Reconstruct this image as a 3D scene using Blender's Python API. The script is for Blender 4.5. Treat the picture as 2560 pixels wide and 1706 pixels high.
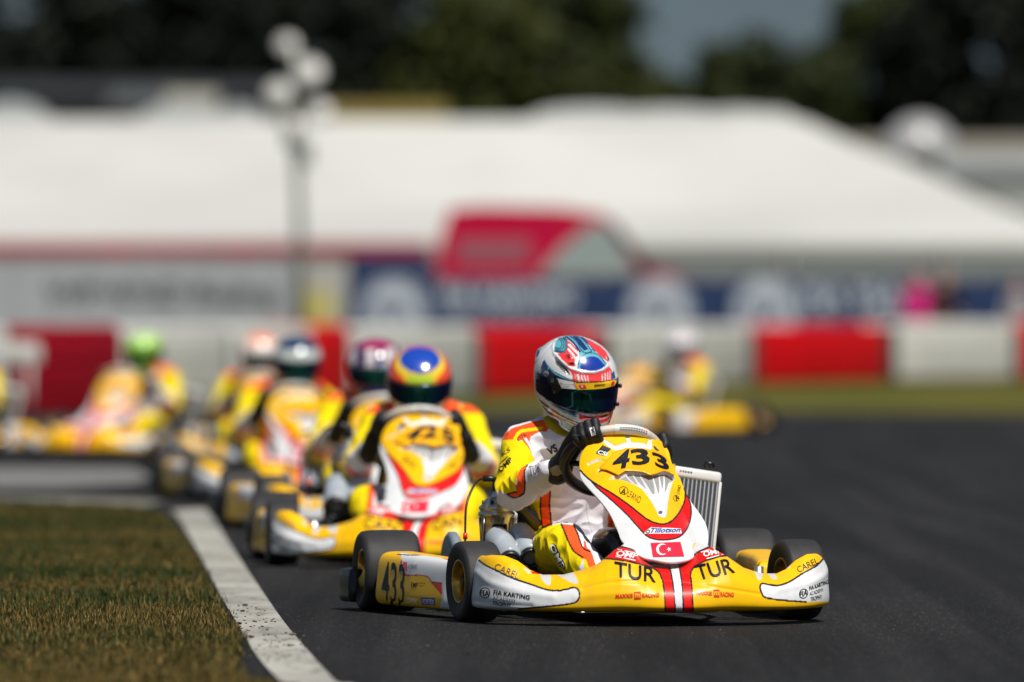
import bpy, bmesh, math, random
import numpy as np
from mathutils import Vector, Matrix, noise
from mathutils.bvhtree import BVHTree

# ------------------------------------------------------------------ clear
for o in list(bpy.data.objects):
    bpy.data.objects.remove(o)
scene = bpy.context.scene
COL = scene.collection
rad = math.radians

# ------------------------------------------------------------------ camera, sky, sun, exposure
CAM_H = 0.95
FPX = 300.0 / 36.0 * 2560.0          # focal length in photograph pixels
HOR = 805.0                          # horizon row of the photograph
cam_d = bpy.data.cameras.new("camera")
cam = bpy.data.objects.new("camera", cam_d)
COL.objects.link(cam)
cam.location = (0, 0, CAM_H)
cam.rotation_euler = (rad(90), 0, 0)
cam_d.lens = 300
cam_d.sensor_width = 36
cam_d.shift_y = -48.0 / 2560.0
cam_d.clip_start = 0.5
cam_d.clip_end = 6000
cam_d.dof.use_dof = True
cam_d.dof.focus_distance = 27.05
cam_d.dof.aperture_fstop = 2.5
scene.camera = cam

SUN = Vector((0.25, -0.48, 0.94)).normalized()      # direction towards the sun
sun_d = bpy.data.lights.new("sun", 'SUN')
sun_d.energy = 4.9
sun_d.angle = rad(0.5)
sun_d.color = (1.0, 0.955, 0.88)
sun = bpy.data.objects.new("sun", sun_d)
COL.objects.link(sun)
sun.rotation_euler = SUN.to_track_quat('Z', 'Y').to_euler()
sun.location = (6, -8, 30)

world = bpy.data.worlds.new("World")
scene.world = world
world.use_nodes = True
wn = world.node_tree
wn.nodes.clear()
w_out = wn.nodes.new('ShaderNodeOutputWorld')
w_bg = wn.nodes.new('ShaderNodeBackground')
w_sky = wn.nodes.new('ShaderNodeTexSky')
w_sky.sky_type = 'NISHITA'
w_sky.sun_disc = False
w_sky.sun_elevation = math.asin(SUN.z)
w_sky.sun_rotation = math.atan2(SUN.x, SUN.y)
w_bg.inputs['Strength'].default_value = 0.05
wn.links.new(w_sky.outputs[0], w_bg.inputs['Color'])
wn.links.new(w_bg.outputs[0], w_out.inputs['Surface'])

scene.view_settings.view_transform = 'Standard'
scene.view_settings.look = 'None'
scene.view_settings.exposure = 0.0
scene.view_settings.gamma = 1.0
scene.cycles.sample_clamp_indirect = 6
scene.cycles.max_bounces = 6

rng = np.random.default_rng(7)
random.seed(7)

# ------------------------------------------------------------------ helpers: photo pixels <-> world
def dist_of_ground(py):
    return FPX * CAM_H / (py - HOR)

def ground(px, py, z=0.0):
    Y = dist_of_ground(py)
    return Vector(((px - 1280) * Y / FPX, Y, z))

def at(px, py, Y):
    return Vector(((px - 1280) * Y / FPX, Y, CAM_H - (py - HOR) * Y / FPX))

def X_at(px, Y):
    return (px - 1280) * Y / FPX

def Z_at(py, Y):
    return CAM_H - (py - HOR) * Y / FPX

def Z(pts, ox, oy, s):
    """points measured in an enlarged crop -> photograph pixels"""
    return [(ox + x / s, oy + y / s) for x, y in pts]

def zA(pts): return Z(pts, 820, 1180, 3.564)      # left lower crop
def zB(pts): return Z(pts, 1440, 1180, 3.564)     # right lower crop
def zC(pts): return Z(pts, 1440, 1040, 4.357)     # steering panel crop
def zH(pts): return Z(pts, 1330, 820, 5.6)        # helmet crop
def zD(pts): return Z(pts, 1230, 1040, 3.92)      # driver crop

# ------------------------------------------------------------------ helpers: materials
MATS = {}
def nt(name):
    m = bpy.data.materials.new(name)
    m.use_nodes = True
    t = m.node_tree
    return m, t, t.nodes['Principled BSDF']

def mat(name, col, rough=0.5, metal=0.0, coat=0.0, spec=0.5, bump=0.0, bscale=200, var=0.0, vscale=8, sheen=0.0):
    if name in MATS:
        return MATS[name]
    m, t, b = nt(name)
    b.inputs['Base Color'].default_value = (*col, 1)
    b.inputs['Roughness'].default_value = rough
    b.inputs['Metallic'].default_value = metal
    b.inputs['Coat Weight'].default_value = coat
    b.inputs['Coat Roughness'].default_value = 0.08
    b.inputs['Specular IOR Level'].default_value = spec
    if sheen:
        b.inputs['Sheen Weight'].default_value = sheen
    tc = t.nodes.new('ShaderNodeTexCoord')
    if var > 0:
        n = t.nodes.new('ShaderNodeTexNoise'); n.inputs['Scale'].default_value = vscale; n.inputs['Detail'].default_value = 5
        t.links.new(tc.outputs['Object'], n.inputs['Vector'])
        r = t.nodes.new('ShaderNodeMapRange')
        r.inputs[1].default_value = 0.3; r.inputs[2].default_value = 0.7
        r.inputs[3].default_value = 1 - var; r.inputs[4].default_value = 1 + var * 0.5
        t.links.new(n.outputs['Fac'], r.inputs[0])
        mx = t.nodes.new('ShaderNodeMix'); mx.data_type = 'RGBA'; mx.blend_type = 'MULTIPLY'
        mx.inputs[0].default_value = 1
        mx.inputs[6].default_value = (*col, 1)
        t.links.new(r.outputs[0], mx.inputs[7])
        t.links.new(mx.outputs[2], b.inputs['Base Color'])
    if bump > 0:
        n2 = t.nodes.new('ShaderNodeTexNoise'); n2.inputs['Scale'].default_value = bscale; n2.inputs['Detail'].default_value = 4
        t.links.new(tc.outputs['Object'], n2.inputs['Vector'])
        bp = t.nodes.new('ShaderNodeBump'); bp.inputs['Strength'].default_value = bump; bp.inputs['Distance'].default_value = 0.002
        t.links.new(n2.outputs['Fac'], bp.inputs['Height'])
        t.links.new(bp.outputs[0], b.inputs['Normal'])
    MATS[name] = m
    return m

def paint_mat(name, rough=0.28, coat=0.35, bump=0.0, bscale=300, dirt=0.25, sheen=0.0, spec=0.5):
    """printed plastic / fabric: colour from the mesh's own painted design, plus scuffs"""
    if name in MATS:
        return MATS[name]
    m, t, b = nt(name)
    at_ = t.nodes.new('ShaderNodeAttribute'); at_.attribute_name = 'Col'
    tc = t.nodes.new('ShaderNodeTexCoord')
    n = t.nodes.new('ShaderNodeTexNoise'); n.inputs['Scale'].default_value = 9; n.inputs['Detail'].default_value = 8; n.inputs['Roughness'].default_value = 0.65
    t.links.new(tc.outputs['Object'], n.inputs['Vector'])
    r = t.nodes.new('ShaderNodeMapRange'); r.inputs[1].default_value = 0.52; r.inputs[2].default_value = 0.75
    r.inputs[3].default_value = 0.0; r.inputs[4].default_value = dirt
    t.links.new(n.outputs['Fac'], r.inputs[0])
    mx = t.nodes.new('ShaderNodeMix'); mx.data_type = 'RGBA'
    mx.inputs[7].default_value = (0.10, 0.085, 0.07, 1)
    t.links.new(r.outputs[0], mx.inputs[0])
    t.links.new(at_.outputs['Color'], mx.inputs[6])
    t.links.new(mx.outputs[2], b.inputs['Base Color'])
    r2 = t.nodes.new('ShaderNodeMapRange'); r2.inputs[3].default_value = rough * 0.75; r2.inputs[4].default_value = rough * 1.6
    t.links.new(n.outputs['Fac'], r2.inputs[0])
    t.links.new(r2.outputs[0], b.inputs['Roughness'])
    b.inputs['Coat Weight'].default_value = coat
    b.inputs['Coat Roughness'].default_value = 0.12
    b.inputs['Specular IOR Level'].default_value = spec
    if sheen: b.inputs['Sheen Weight'].default_value = sheen
    if bump > 0:
        n2 = t.nodes.new('ShaderNodeTexNoise'); n2.inputs['Scale'].default_value = bscale; n2.inputs['Detail'].default_value = 3
        t.links.new(tc.outputs['Object'], n2.inputs['Vector'])
        bp = t.nodes.new('ShaderNodeBump'); bp.inputs['Strength'].default_value = bump; bp.inputs['Distance'].default_value = 0.004
        t.links.new(n2.outputs['Fac'], bp.inputs['Height'])
        t.links.new(bp.outputs[0], b.inputs['Normal'])
    MATS[name] = m
    return m

YEL = (0.90, 0.50, 0.001); YELO = (0.90, 0.43, 0.001)
RED = (0.80, 0.008, 0.006)
WHT = (0.72, 0.73, 0.74)
BLK = (0.012, 0.012, 0.014)
ORG = (0.88, 0.10, 0.02)
LEM = (0.82, 0.64, 0.002)
SWH = (0.74, 0.73, 0.78)
NAVY = (0.012, 0.03, 0.13)
TEAL = (0.12, 0.42, 0.50)
CORAL = (0.85, 0.05, 0.05)

m_shell = paint_mat("printed_plastic", 0.32, 0.06, dirt=0.22, spec=0.28)
m_helm = paint_mat("helmet_lacquer", 0.18, 0.9, dirt=0.0)
m_suit = paint_mat("suit_fabric", 0.75, 0.0, bump=0.35, bscale=60, dirt=0.12, sheen=0.0, spec=0.15)
m_ink_black = mat("ink_black", (0.008, 0.008, 0.010), 0.55, spec=.25)
m_ink_grey = mat("ink_grey", (0.10, 0.10, 0.11), 0.3)
m_ink_navy = mat("ink_navy", (0.005, 0.006, 0.014), 0.5, spec=.3)
m_ink_white = mat("ink_white", (0.85, 0.85, 0.85), 0.35, coat=0.3)
m_ink_red = mat("ink_red", (0.80, 0.03, 0.01), 0.35, coat=0.3)
m_ink_crim = mat("ink_crimson", (0.72, 0.02, 0.05), 0.35, coat=0.3)
m_ink_blue = mat("ink_blue", (0.015, 0.06, 0.33), 0.35, coat=0.3)
m_rubber = mat("tyre_rubber", (0.030, 0.029, 0.030), 0.60, bump=0.6, bscale=260, var=0.3, vscale=14, spec=0.35)
m_gold = mat("gold_rim", (0.62, 0.36, 0.07), 0.28, metal=1.0, var=0.15, vscale=30)
m_black = mat("black_plastic", (0.012, 0.012, 0.013), 0.38, spec=0.5, var=0.3, vscale=20)
m_blackm = mat("black_metal", (0.02, 0.02, 0.022), 0.35, metal=0.6)
m_steel = mat("cast_aluminium", (0.62, 0.60, 0.55), 0.40, metal=1.0, var=0.45, vscale=45, bump=0.5, bscale=90)
m_alu = mat("bare_aluminium", (0.72, 0.72, 0.72), 0.30, metal=0.9, var=0.1, vscale=20)
m_galu = mat("grey_guard", (0.19, 0.23, 0.27), 0.45, var=0.2)
m_tube = mat("chassis_paint", (0.02, 0.02, 0.022), 0.3, coat=0.5)
m_airbox = mat("airbox_translucent", (0.40, 0.45, 0.50), 0.30, var=0.25, vscale=14, coat=0.3)
m_fin = mat("radiator_fin", (0.05, 0.05, 0.048), 0.6, metal=0.3)
m_cream = mat("radiator_white", (0.70, 0.70, 0.68), 0.35, var=0.1)
m_glove = mat("glove_black", (0.010, 0.010, 0.012), 0.55, bump=0.5, bscale=220, spec=0.4)
m_beige = mat("glove_patch", (0.38, 0.30, 0.19), 0.7, bump=0.4)
m_wgrip = mat("wheel_grip_grey", (0.62, 0.57, 0.50), 0.5, var=0.15, vscale=30)
m_balac = mat("neck_yellow", (0.62, 0.42, 0.01), 0.8, bump=0.3, bscale=120)

# visor: mirrored, tint shifts with angle
m_visor, _t, _b = nt("mirror_visor")
_lw = _t.nodes.new('ShaderNodeLayerWeight'); _lw.inputs['Blend'].default_value = 0.35
_cr = _t.nodes.new('ShaderNodeValToRGB')
_cr.color_ramp.elements[0].position = 0.0; _cr.color_ramp.elements[0].color = (0.004, 0.10, 0.075, 1)
_cr.color_ramp.elements[1].position = 0.75; _cr.color_ramp.elements[1].color = (0.03, 0.0, 0.10, 1)
_e = _cr.color_ramp.elements.new(0.14); _e.color = (0.004, 0.035, 0.10, 1)
_e = _cr.color_ramp.elements.new(0.3); _e.color = (0.005, 0.012, 0.10, 1)
_t.links.new(_lw.outputs['Facing'], _cr.inputs[0]); _t.links.new(_cr.outputs[0], _b.inputs['Base Color'])
_b.inputs['Metallic'].default_value = 0.85; _b.inputs['Roughness'].default_value = 0.08; _b.inputs['Coat Weight'].default_value = 0.5

# ------------------------------------------------------------------ helpers: meshes
def new_obj(name, me, parent=None):
    o = bpy.data.objects.new(name, me)
    COL.objects.link(o)
    if parent is not None:
        o.parent = parent
    return o

def tag(o, label=None, cat=None, group=None, kind=None):
    if label: o['label'] = label
    if cat: o['category'] = cat
    if group: o['group'] = group
    if kind: o['kind'] = kind
    return o

def thing(name, label, cat, loc=(0, 0, 0), rz=0.0, group=None):
    o = new_obj(name, None)
    o.location = loc
    o.rotation_euler = (0, 0, rz)
    o.empty_display_size = 0.2
    return tag(o, label, cat, group)

class MB:
    """collects geometry with per-face materials and builds ONE mesh"""
    def __init__(s):
        s.v = []; s.f = []; s.m = []; s.mats = []; s.sm = []
    def mi(s, m):
        if m not in s.mats: s.mats.append(m)
        return s.mats.index(m)
    def add(s, V, F, m, smooth=True):
        b = len(s.v); k = s.mi(m)
        s.v.extend([tuple(p) for p in V])
        for f in F:
            s.f.append([b + i for i in f]); s.m.append(k); s.sm.append(smooth)
        return s
    def box(s, c, d, m, rot=None, bev=0.0):
        bm = bmesh.new()
        bmesh.ops.create_cube(bm, size=1.0)
        for v in bm.verts: v.co = Vector((v.co.x * d[0], v.co.y * d[1], v.co.z * d[2]))
        if bev > 0:
            bmesh.ops.bevel(bm, geom=list(bm.edges), offset=bev, segments=3, profile=0.5, affect='EDGES')
        M = Matrix.Translation(c)
        if rot is not None: M = M @ rot.to_4x4()
        bm.verts.index_update()
        V = [M @ v.co for v in bm.verts]; F = [[v.index for v in f.verts] for f in bm.faces]
        bm.free()
        return s.add(V, F, m, bev > 0)
    def tube(s, pts, r, m, n=12, cap=True):
        pts = [Vector(p) for p in pts]
        rs = r if isinstance(r, (list, tuple)) else [r] * len(pts)
        V = []; F = []
        up = Vector((0, 0, 1)); prev = None
        for i, p in enumerate(pts):
            d = (pts[min(i + 1, len(pts) - 1)] - pts[max(i - 1, 0)]).normalized()
            if prev is None:
                a = d.cross(up)
                if a.length < 0.05: a = d.cross(Vector((1, 0, 0)))
            else:
                a = prev - d * prev.dot(d)
            a.normalize(); prev = a
            b = d.cross(a)
            for k in range(n):
                t = 2 * math.pi * k / n
                V.append(p + (a * math.cos(t) + b * math.sin(t)) * rs[i])
        for i in range(len(pts) - 1):
            for k in range(n):
                k2 = (k + 1) % n
                F.append([i * n + k, i * n + k2, (i + 1) * n + k2, (i + 1) * n + k])
        if cap:
            F.append(list(range(n))[::-1]); F.append([(len(pts) - 1) * n + k for k in range(n)])
        return s.add(V, F, m)
    def lathe(s, prof, m, M=None, n=48, smooth=True):
        """prof: (axial, radius); axis = local Y"""
        V = []; F = []
        for (a, r) in prof:
            for k in range(n):
                t = 2 * math.pi * k / n
                V.append(Vector((r * math.cos(t), a, r * math.sin(t))))
        for i in range(len(prof) - 1):
            for k in range(n):
                k2 = (k + 1) % n
                F.append([i * n + k, i * n + k2, (i + 1) * n + k2, (i + 1) * n + k])
        if M is not None: V = [M @ v for v in V]
        return s.add(V, F, m, smooth)
    def build(s, name, parent=None, rnd=None):
        me = bpy.data.meshes.new(name)
        me.from_pydata(s.v, [], s.f)
        for m in s.mats: me.materials.append(m)
        me.polygons.foreach_set('material_index', s.m)
        me.polygons.foreach_set('use_smooth', s.sm)
        me.validate(); me.update()
        return new_obj(name, me, parent)

def catmull(pts, n=8, closed=False):
    P = [np.array(p, float) for p in pts]
    out = []
    N = len(P)
    rng_ = range(N if closed else N - 1)
    for i in rng_:
        p0 = P[(i - 1) % N] if (closed or i > 0) else P[0]
        p1 = P[i]; p2 = P[(i + 1) % N]
        p3 = P[(i + 2) % N] if (closed or i + 2 < N) else P[-1]
        for k in range(n):
            t = k / n
            out.append(0.5 * ((2 * p1) + (-p0 + p2) * t + (2 * p0 - 5 * p1 + 4 * p2 - p3) * t * t + (-p0 + 3 * p1 - 3 * p2 + p3) * t ** 3))
    if not closed: out.append(P[-1])
    return np.array(out)

def pip(poly, X, Y):
    poly = np.asarray(poly, float)
    ins = np.zeros(X.shape, bool)
    n = len(poly)
    for i in range(n):
        x1, y1 = poly[i]; x2, y2 = poly[(i + 1) % n]
        if y1 == y2: continue
        c = ((y1 > Y) != (y2 > Y)) & (X < (x2 - x1) * (Y - y1) / (y2 - y1) + x1)
        ins ^= c
    return ins

def sdist(line, X, Y):
    line = np.asarray(line, float)
    d = np.full(X.shape, 1e9)
    for i in range(len(line) - 1):
        ax, ay = line[i]; bx, by = line[i + 1]
        L = (bx - ax) ** 2 + (by - ay) ** 2 + 1e-9
        t = np.clip(((X - ax) * (bx - ax) + (Y - ay) * (by - ay)) / L, 0, 1)
        d = np.minimum(d, np.hypot(X - ax - t * (bx - ax), Y - ay - t * (by - ay)))
    return d

# ---- the leading kart's placement (rear axle centre on the ground), local x = forward, y = driver's left
PSI1 = rad(12.1)
def kart_matrix(x, y, psi):
    return Matrix.Translation((x, y, 0)) @ Matrix.Rotation(psi - math.pi / 2, 4, 'Z')
M1 = kart_matrix(0.176, 28.17, PSI1)
M1I = M1.inverted()
EYE = M1I @ Vector((0, 0, CAM_H))
EYEn = np.array(EYE)
M1n = np.array(M1); M1In = np.array(M1I)

def to_px(V):
    """kart-local points of the leading kart -> photo pixels"""
    W = V @ M1n[:3, :3].T + M1n[:3, 3]
    return 1280 + W[:, 0] / W[:, 1] * FPX, HOR + (CAM_H - W[:, 2]) / W[:, 1] * FPX

def ray_dirs(px, py):
    D = np.stack([(np.asarray(px) - 1280) / FPX, np.ones(len(px)), -(np.asarray(py) - HOR) / FPX], 1)
    return D @ M1In[:3, :3].T

def design(V, N, base, layers, facing=0.02, vis=None):
    """lay a design, measured off the photograph, onto the vertices of a surface (kart-local)"""
    n = len(V)
    C = np.empty((n, 3)); C[:] = base if not callable(base) else base(V)
    X, Y = to_px(V)
    ok = ((EYEn - V) * N).sum(1) > facing
    if vis is not None: ok &= vis
    for L in layers:
        if L[0] == 'p':
            poly = L[1] if len(L) < 4 or not L[3] else catmull(L[1], 6, True)
            k = pip(poly, X, Y) & ok
        else:
            ln = catmull(L[1], 6) if len(L[1]) > 2 else L[1]
            k = (sdist(ln, X, Y) < L[3]) & ok
        C[k] = L[2]
    return C

def set_col(me, C):
    a = me.color_attributes.new('Col', 'FLOAT_COLOR', 'POINT')
    D = np.ones((len(C), 4), np.float32); D[:, :3] = C
    a.data.foreach_set('color', D.ravel())

def grid_faces(nr, nc, wrap=False):
    F = []
    for i in range(nr - 1):
        for j in range(nc if wrap else nc - 1):
            j2 = (j + 1) % nc
            F.append((i * nc + j, i * nc + j2, (i + 1) * nc + j2, (i + 1) * nc + j))
    return F

def raw_mesh(name, V, F, mats, smooth=True):
    me = bpy.data.meshes.new(name)
    me.from_pydata([tuple(p) for p in V], [], [list(map(int, f)) for f in F])
    for m in (mats if isinstance(mats, (list, tuple)) else [mats]): me.materials.append(m)
    if smooth: me.polygons.foreach_set('use_smooth', [True] * len(me.polygons))
    me.update()
    return me

def normals_of(me):
    N = np.empty(len(me.vertices) * 3); me.vertices.foreach_get('normal', N)
    return N.reshape(-1, 3)

def coords_of(me):
    N = np.empty(len(me.vertices) * 3); me.vertices.foreach_get('co', N)
    return N.reshape(-1, 3)

def bvh_of(*mes):
    V = []; F = []
    for me in mes:
        b = len(V)
        V += [v.co.copy() for v in me.vertices]
        F += [[b + i for i in p.vertices] for p in me.polygons]
    return BVHTree.FromPolygons(V, F)

# ---- lettering
_txt_cache = {}
def text_mesh(s, bold=0.0, shear=0.0, edge=0.12):
    """letters as 2D triangles in the unit square (x right, y up); returns verts, faces, aspect"""
    key = (s, bold, shear, edge)
    if key in _txt_cache: return _txt_cache[key]
    c = bpy.data.curves.new("t", 'FONT'); c.body = s; c.offset = bold; c.shear = shear; c.resolution_u = 3
    o = bpy.data.objects.new("t", c); COL.objects.link(o)
    dg = bpy.context.evaluated_depsgraph_get()
    me = bpy.data.meshes.new_from_object(o.evaluated_get(dg))
    bm = bmesh.new(); bm.from_mesh(me)
    bmesh.ops.remove_doubles(bm, verts=bm.verts, dist=1e-4)
    bmesh.ops.triangulate(bm, faces=bm.faces)
    for _ in range(5):
        lg = [e for e in bm.edges if e.calc_length() > edge]
        if not lg: break
        bmesh.ops.subdivide_edges(bm, edges=lg, cuts=1)
        bmesh.ops.triangulate(bm, faces=bm.faces)
    bm.verts.index_update()
    V = np.array([v.co[:2] for v in bm.verts]); F = [[v.index for v in f.verts] for f in bm.faces]
    bm.free(); bpy.data.objects.remove(o); bpy.data.curves.remove(c); bpy.data.meshes.remove(me)
    lo = V.min(0); hi = V.max(0)
    asp = (hi[0] - lo[0]) / (hi[1] - lo[1])
    V = (V - lo) / (hi - lo)
    _txt_cache[key] = (V, F, asp)
    return _txt_cache[key]

def ring_mesh(r0=0.78, n=40):
    V = []; F = []
    for k in range(n):
        t = 2 * math.pi * k / n
        V += [(0.5 + 0.5 * math.cos(t), 0.5 + 0.5 * math.sin(t)), (0.5 + 0.5 * r0 * math.cos(t), 0.5 + 0.5 * r0 * math.sin(t))]
    for k in range(n):
        a = 2 * k; b = 2 * ((k + 1) % n)
        F.append([a, b, b + 1, a + 1])
    return np.array(V), F, 1.0

def poly_mesh(pts, step=0.12):
    """any polygon (own coordinates) as subdivided triangles"""
    bm = bmesh.new()
    vs = [bm.verts.new((p[0], p[1], 0)) for p in pts]
    bm.faces.new(vs)
    bmesh.ops.triangulate(bm, faces=bm.faces)
    for _ in range(5):
        lg = [e for e in bm.edges if e.calc_length() > step]
        if not lg: break
        bmesh.ops.subdivide_edges(bm, edges=lg, cuts=1)
        bmesh.ops.triangulate(bm, faces=bm.faces)
    bm.verts.index_update()
    V = np.array([v.co[:2] for v in bm.verts]); F = [[v.index for v in f.verts] for f in bm.faces]
    bm.free()
    return V, F

class Stick:
    """stickers laid on a surface of the leading kart, placed by where the photograph shows them"""
    def __init__(s, bvh): s.b = bvh; s.mb = MB()
    def lay(s, px, py, F, m, off=0.0012):
        D = ray_dirs(px, py)
        P = []; ok = []
        for d in D:
            d = Vector(d).normalized()
            loc, nor, idx, ds = s.b.ray_cast(EYE, d)
            if loc is None: P.append((0, 0, 0)); ok.append(False); continue
            if nor.dot(d) > 0: nor = -nor
            P.append(loc + nor * off * 0.35 - d * off * 1.0); ok.append(True)
        G = []
        for f in F:
            if not all(ok[i] for i in f): continue
            q = [P[i] for i in f]
            if max((q[i] - q[i - 1]).length for i in range(len(q))) > 0.12: continue
            G.append(f)
        s.mb.add(P, G, m, True)
    def quad(s, VF, bl, br, tl, m, off=0.0012):
        V, F = VF[0], VF[1]
        bl, br, tl = map(np.array, (bl, br, tl))
        P = bl + V[:, :1] * (br - bl) + V[:, 1:2] * (tl - bl)
        s.lay(P[:, 0], P[:, 1], F, m, off)
    def text(s, t, q, m, bold=0.0, shear=0.0, off=0.0014, edge=.12):
        s.quad(text_mesh(t, bold, shear, edge), q[0], q[1], q[2], m, off)
    def poly(s, pts, m, off=0.001, step=14):
        V, F = poly_mesh(pts, step)
        s.lay(V[:, 0], V[:, 1], F, m, off)
    def line(s, a, b, w, m, off=0.0012):
        a = np.array(a, float); b = np.array(b, float)
        d = (b - a) / np.linalg.norm(b - a); n = np.array((-d[1], d[0])) * w / 2
        s.poly([a - n, b - n, b + n, a + n], m, off)
    def flag(s, c, w, h, rot=0.0, bg=True):
        c = np.array(c, float); ux = np.array((math.cos(rot), math.sin(rot))); uy = np.array((-math.sin(rot), math.cos(rot)))
        def P(pts): return [tuple(c + ux * x * w + uy * y * h) for x, y in pts]
        if bg: s.poly(P([(-.5, -.5), (.5, -.5), (.5, .5), (-.5, .5)]), m_ink_crim, 0.0010, 12)
        k = w * 0.19 / 1.0
        cx = -0.17
        out = [(cx * w + k * math.cos(t), k * math.sin(t)) for t in np.linspace(rad(50), rad(310), 16)]
        inn = [(cx * w + k * 0.24 + k * 0.80 * math.cos(t), k * 0.80 * math.sin(t)) for t in np.linspace(rad(300), rad(60), 16)]
        s.poly([tuple(c + ux * x + uy * y) for x, y in out + inn], m_ink_white, 0.0042, 6)
        st = [((0.06 * w) + k * 0.42 * (1 if i % 2 == 0 else 0.42) * math.cos(rad(36 * i + 180)), k * 0.42 * (1 if i % 2 == 0 else 0.42) * math.sin(rad(36 * i + 180))) for i in range(10)]
        s.poly([tuple(c + ux * x + uy * y) for x, y in st], m_ink_white, 0.0042, 6)

def join_into(o, st):
    """merge a sticker MB into the object's own mesh"""
    me = o.data; mb = st.mb
    if not mb.f: return
    nb = len(me.vertices)
    V0 = coords_of(me); 
    bm = bmesh.new(); bm.from_mesh(me)
    base = len(me.materials)
    for m in mb.mats: me.materials.append(m)
    cl = bm.verts.layers.float_color.get('Col')
    vs = [bm.verts.new(p) for p in mb.v]
    for f, mi, sm in zip(mb.f, mb.m, mb.sm):
        try: nf = bm.faces.new([vs[i] for i in f])
        except ValueError: continue
        nf.material_index = base + mi; nf.smooth = True
    for v in [v for v in vs if not v.link_faces]: bm.verts.remove(v)
    bm.to_mesh(me); bm.free(); me.update()

# ------------------------------------------------------------------ kart shell: nose
def build_nose(parent):
    plan = [(0, 1.632), (.1, 1.627), (.2, 1.607), (.3, 1.567), (.4, 1.505), (.48, 1.43), (.53, 1.365), (.562, 1.30), (.576, 1.235), (.578, 1.17), (.572, 1.125)]
    half = catmull(plan, 26)
    plan_pts = np.vstack([np.stack([-half[::-1, 0], half[::-1, 1]], 1)[:-1], half])   # (y, x) from y<0 to y>0
    plan_pts = plan_pts * np.array((.99, 1)) + np.array((.011, 0))
    T = np.gradient(plan_pts, axis=0); T /= np.linalg.norm(T, axis=1)[:, None]
    Nn = np.stack([T[:, 1], -T[:, 0]], 1)          # candidates
    # inward = towards (0, 1.1)
    sgn = np.sign(((np.array((0, 0.9)) - plan_pts) * Nn).sum(1)); Nn *= sgn[:, None]
    za = np.array([0, .05, .10, .13, .18, .225, .26, .29, .34, .395, .455, .485, .510, .535, .555, .575, .60])
    zt = np.array([.186, .189, .212, .240, .255, .235, .211, .190, .172, .158, .157, .172, .200, .216, .217, .205, .20])
    def prof(a, end):
        top = np.interp(a, za, zt)
        if end > 0: top -= 0.02 * end ** 2
        k = np.interp(a, [0, .2, .35, .48, .56, .58], [1, 1, .62, .36, .14, .10])
        fz = np.array([0, .045, .17, .45, .72, .90, .985, 1.0])
        dx = np.array([.05, .008, 0, .016, .062, .125, .20, .27]) * k
        dx[0] = .04; dx[1] = .008
        zz = .045 + fz * (top - .045)
        P = np.stack([dx, zz], 1)
        front = catmull(P, 9)
        xt = P[-1, 0]
        back = np.array([[xt + .012, top - .006], [xt + .014, top - .02], [xt + .008, max(.10, top - .08)], [.06, .055]])
        return np.vstack([front, back])
    V = []
    n = len(plan_pts)
    for i in range(n):
        a = abs(plan_pts[i, 0]); s_end = 0
        tail = min(i, n - 1 - i)
        end = max(0.0, 1 - tail / 30.0)
        q = prof(a, end)
        shrink = 1.0 if tail > 12 else math.sqrt(max(0.0, 1 - ((12 - tail) / 12.5) ** 2)) 
        for d, z in q:
            dd = d * (0.25 + 0.75 * shrink)
            zz = .12 + (z - .12) * (0.55 + 0.45 * shrink)
            y = plan_pts[i, 0] + Nn[i, 0] * dd; x = plan_pts[i, 1] + Nn[i, 1] * dd
            V.append((x, y, zz))
    V = np.array(V); m = len(q)
    # shallow moulded crease along the lower face + flutes at the tips
    F = []
    for i in range(n - 1):
        for j in range(m):
            j2 = (j + 1) % m
            F.append((i * m + j, (i + 1) * m + j, (i + 1) * m + j2, i * m + j2))
    F.append(tuple(range(m))); F.append(tuple((n - 1) * m + j for j in range(m))[::-1])
    # densify by two subdivisions
    me0 = raw_mesh("nose", V, F, m_shell)
    bm = bmesh.new(); bm.from_mesh(me0)
    bmesh.ops.recalc_face_normals(bm, faces=bm.faces)
    quads = [f for f in bm.faces if len(f.verts) == 4]
    bmesh.ops.subdivide_edges(bm, edges=list({e for f in quads for e in f.edges}), cuts=1, use_grid_fill=True)
    bm.to_mesh(me0); bm.free(); me0.update()
    V = coords_of(me0).copy(); N = normals_of(me0)
    X, Y = to_px(V)
    facing = ((EYEn - V) * N).sum(1) > 0
    h = np.zeros(len(V))
    for ln, amp, w in [(zB([(60, 1040), (300, 985), (760, 975), (1050, 1000), (1650, 1090)]), -.0025, 4),
                       (zA([(1330, 900), (1450, 985), (1700, 1060), (2000, 1110)]), .003, 10),
                       (zA([(1310, 1150), (1500, 1180), (1800, 1200)]), -.003, 8),
                       (zB([(2250, 830), (2200, 930), (2050, 1000), (1800, 1050)]), .004, 9),
                       (zB([(0, 1120), (300, 1090), (700, 1105)]), .002, 10)]:
        d = sdist(catmull(ln, 6), X, Y)
        h += amp * np.exp(-(d / w) ** 2) * facing
    V += N * h[:, None]
    me0.vertices.foreach_set('co', V.ravel()); me0.update()
    GRY = (0.60, 0.60, 0.58)
    Lw = zA([(1345, 790), (1400, 830), (1500, 880), (1650, 950), (1800, 1000), (1950, 1050), (2050, 1058), (2130, 1045), (2180, 1032), (2220, 1040), (2240, 1080), (2235, 1130), (2200, 1165), (2100, 1185), (1950, 1200), (1700, 1222)])
    Rw = zB([(2235, 735), (2150, 830), (2020, 905), (1900, 980), (1800, 1012), (1720, 1005), (1660, 995), (1640, 1020), (1650, 1070), (1690, 1120), (1850, 1145), (2050, 1160)])
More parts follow.
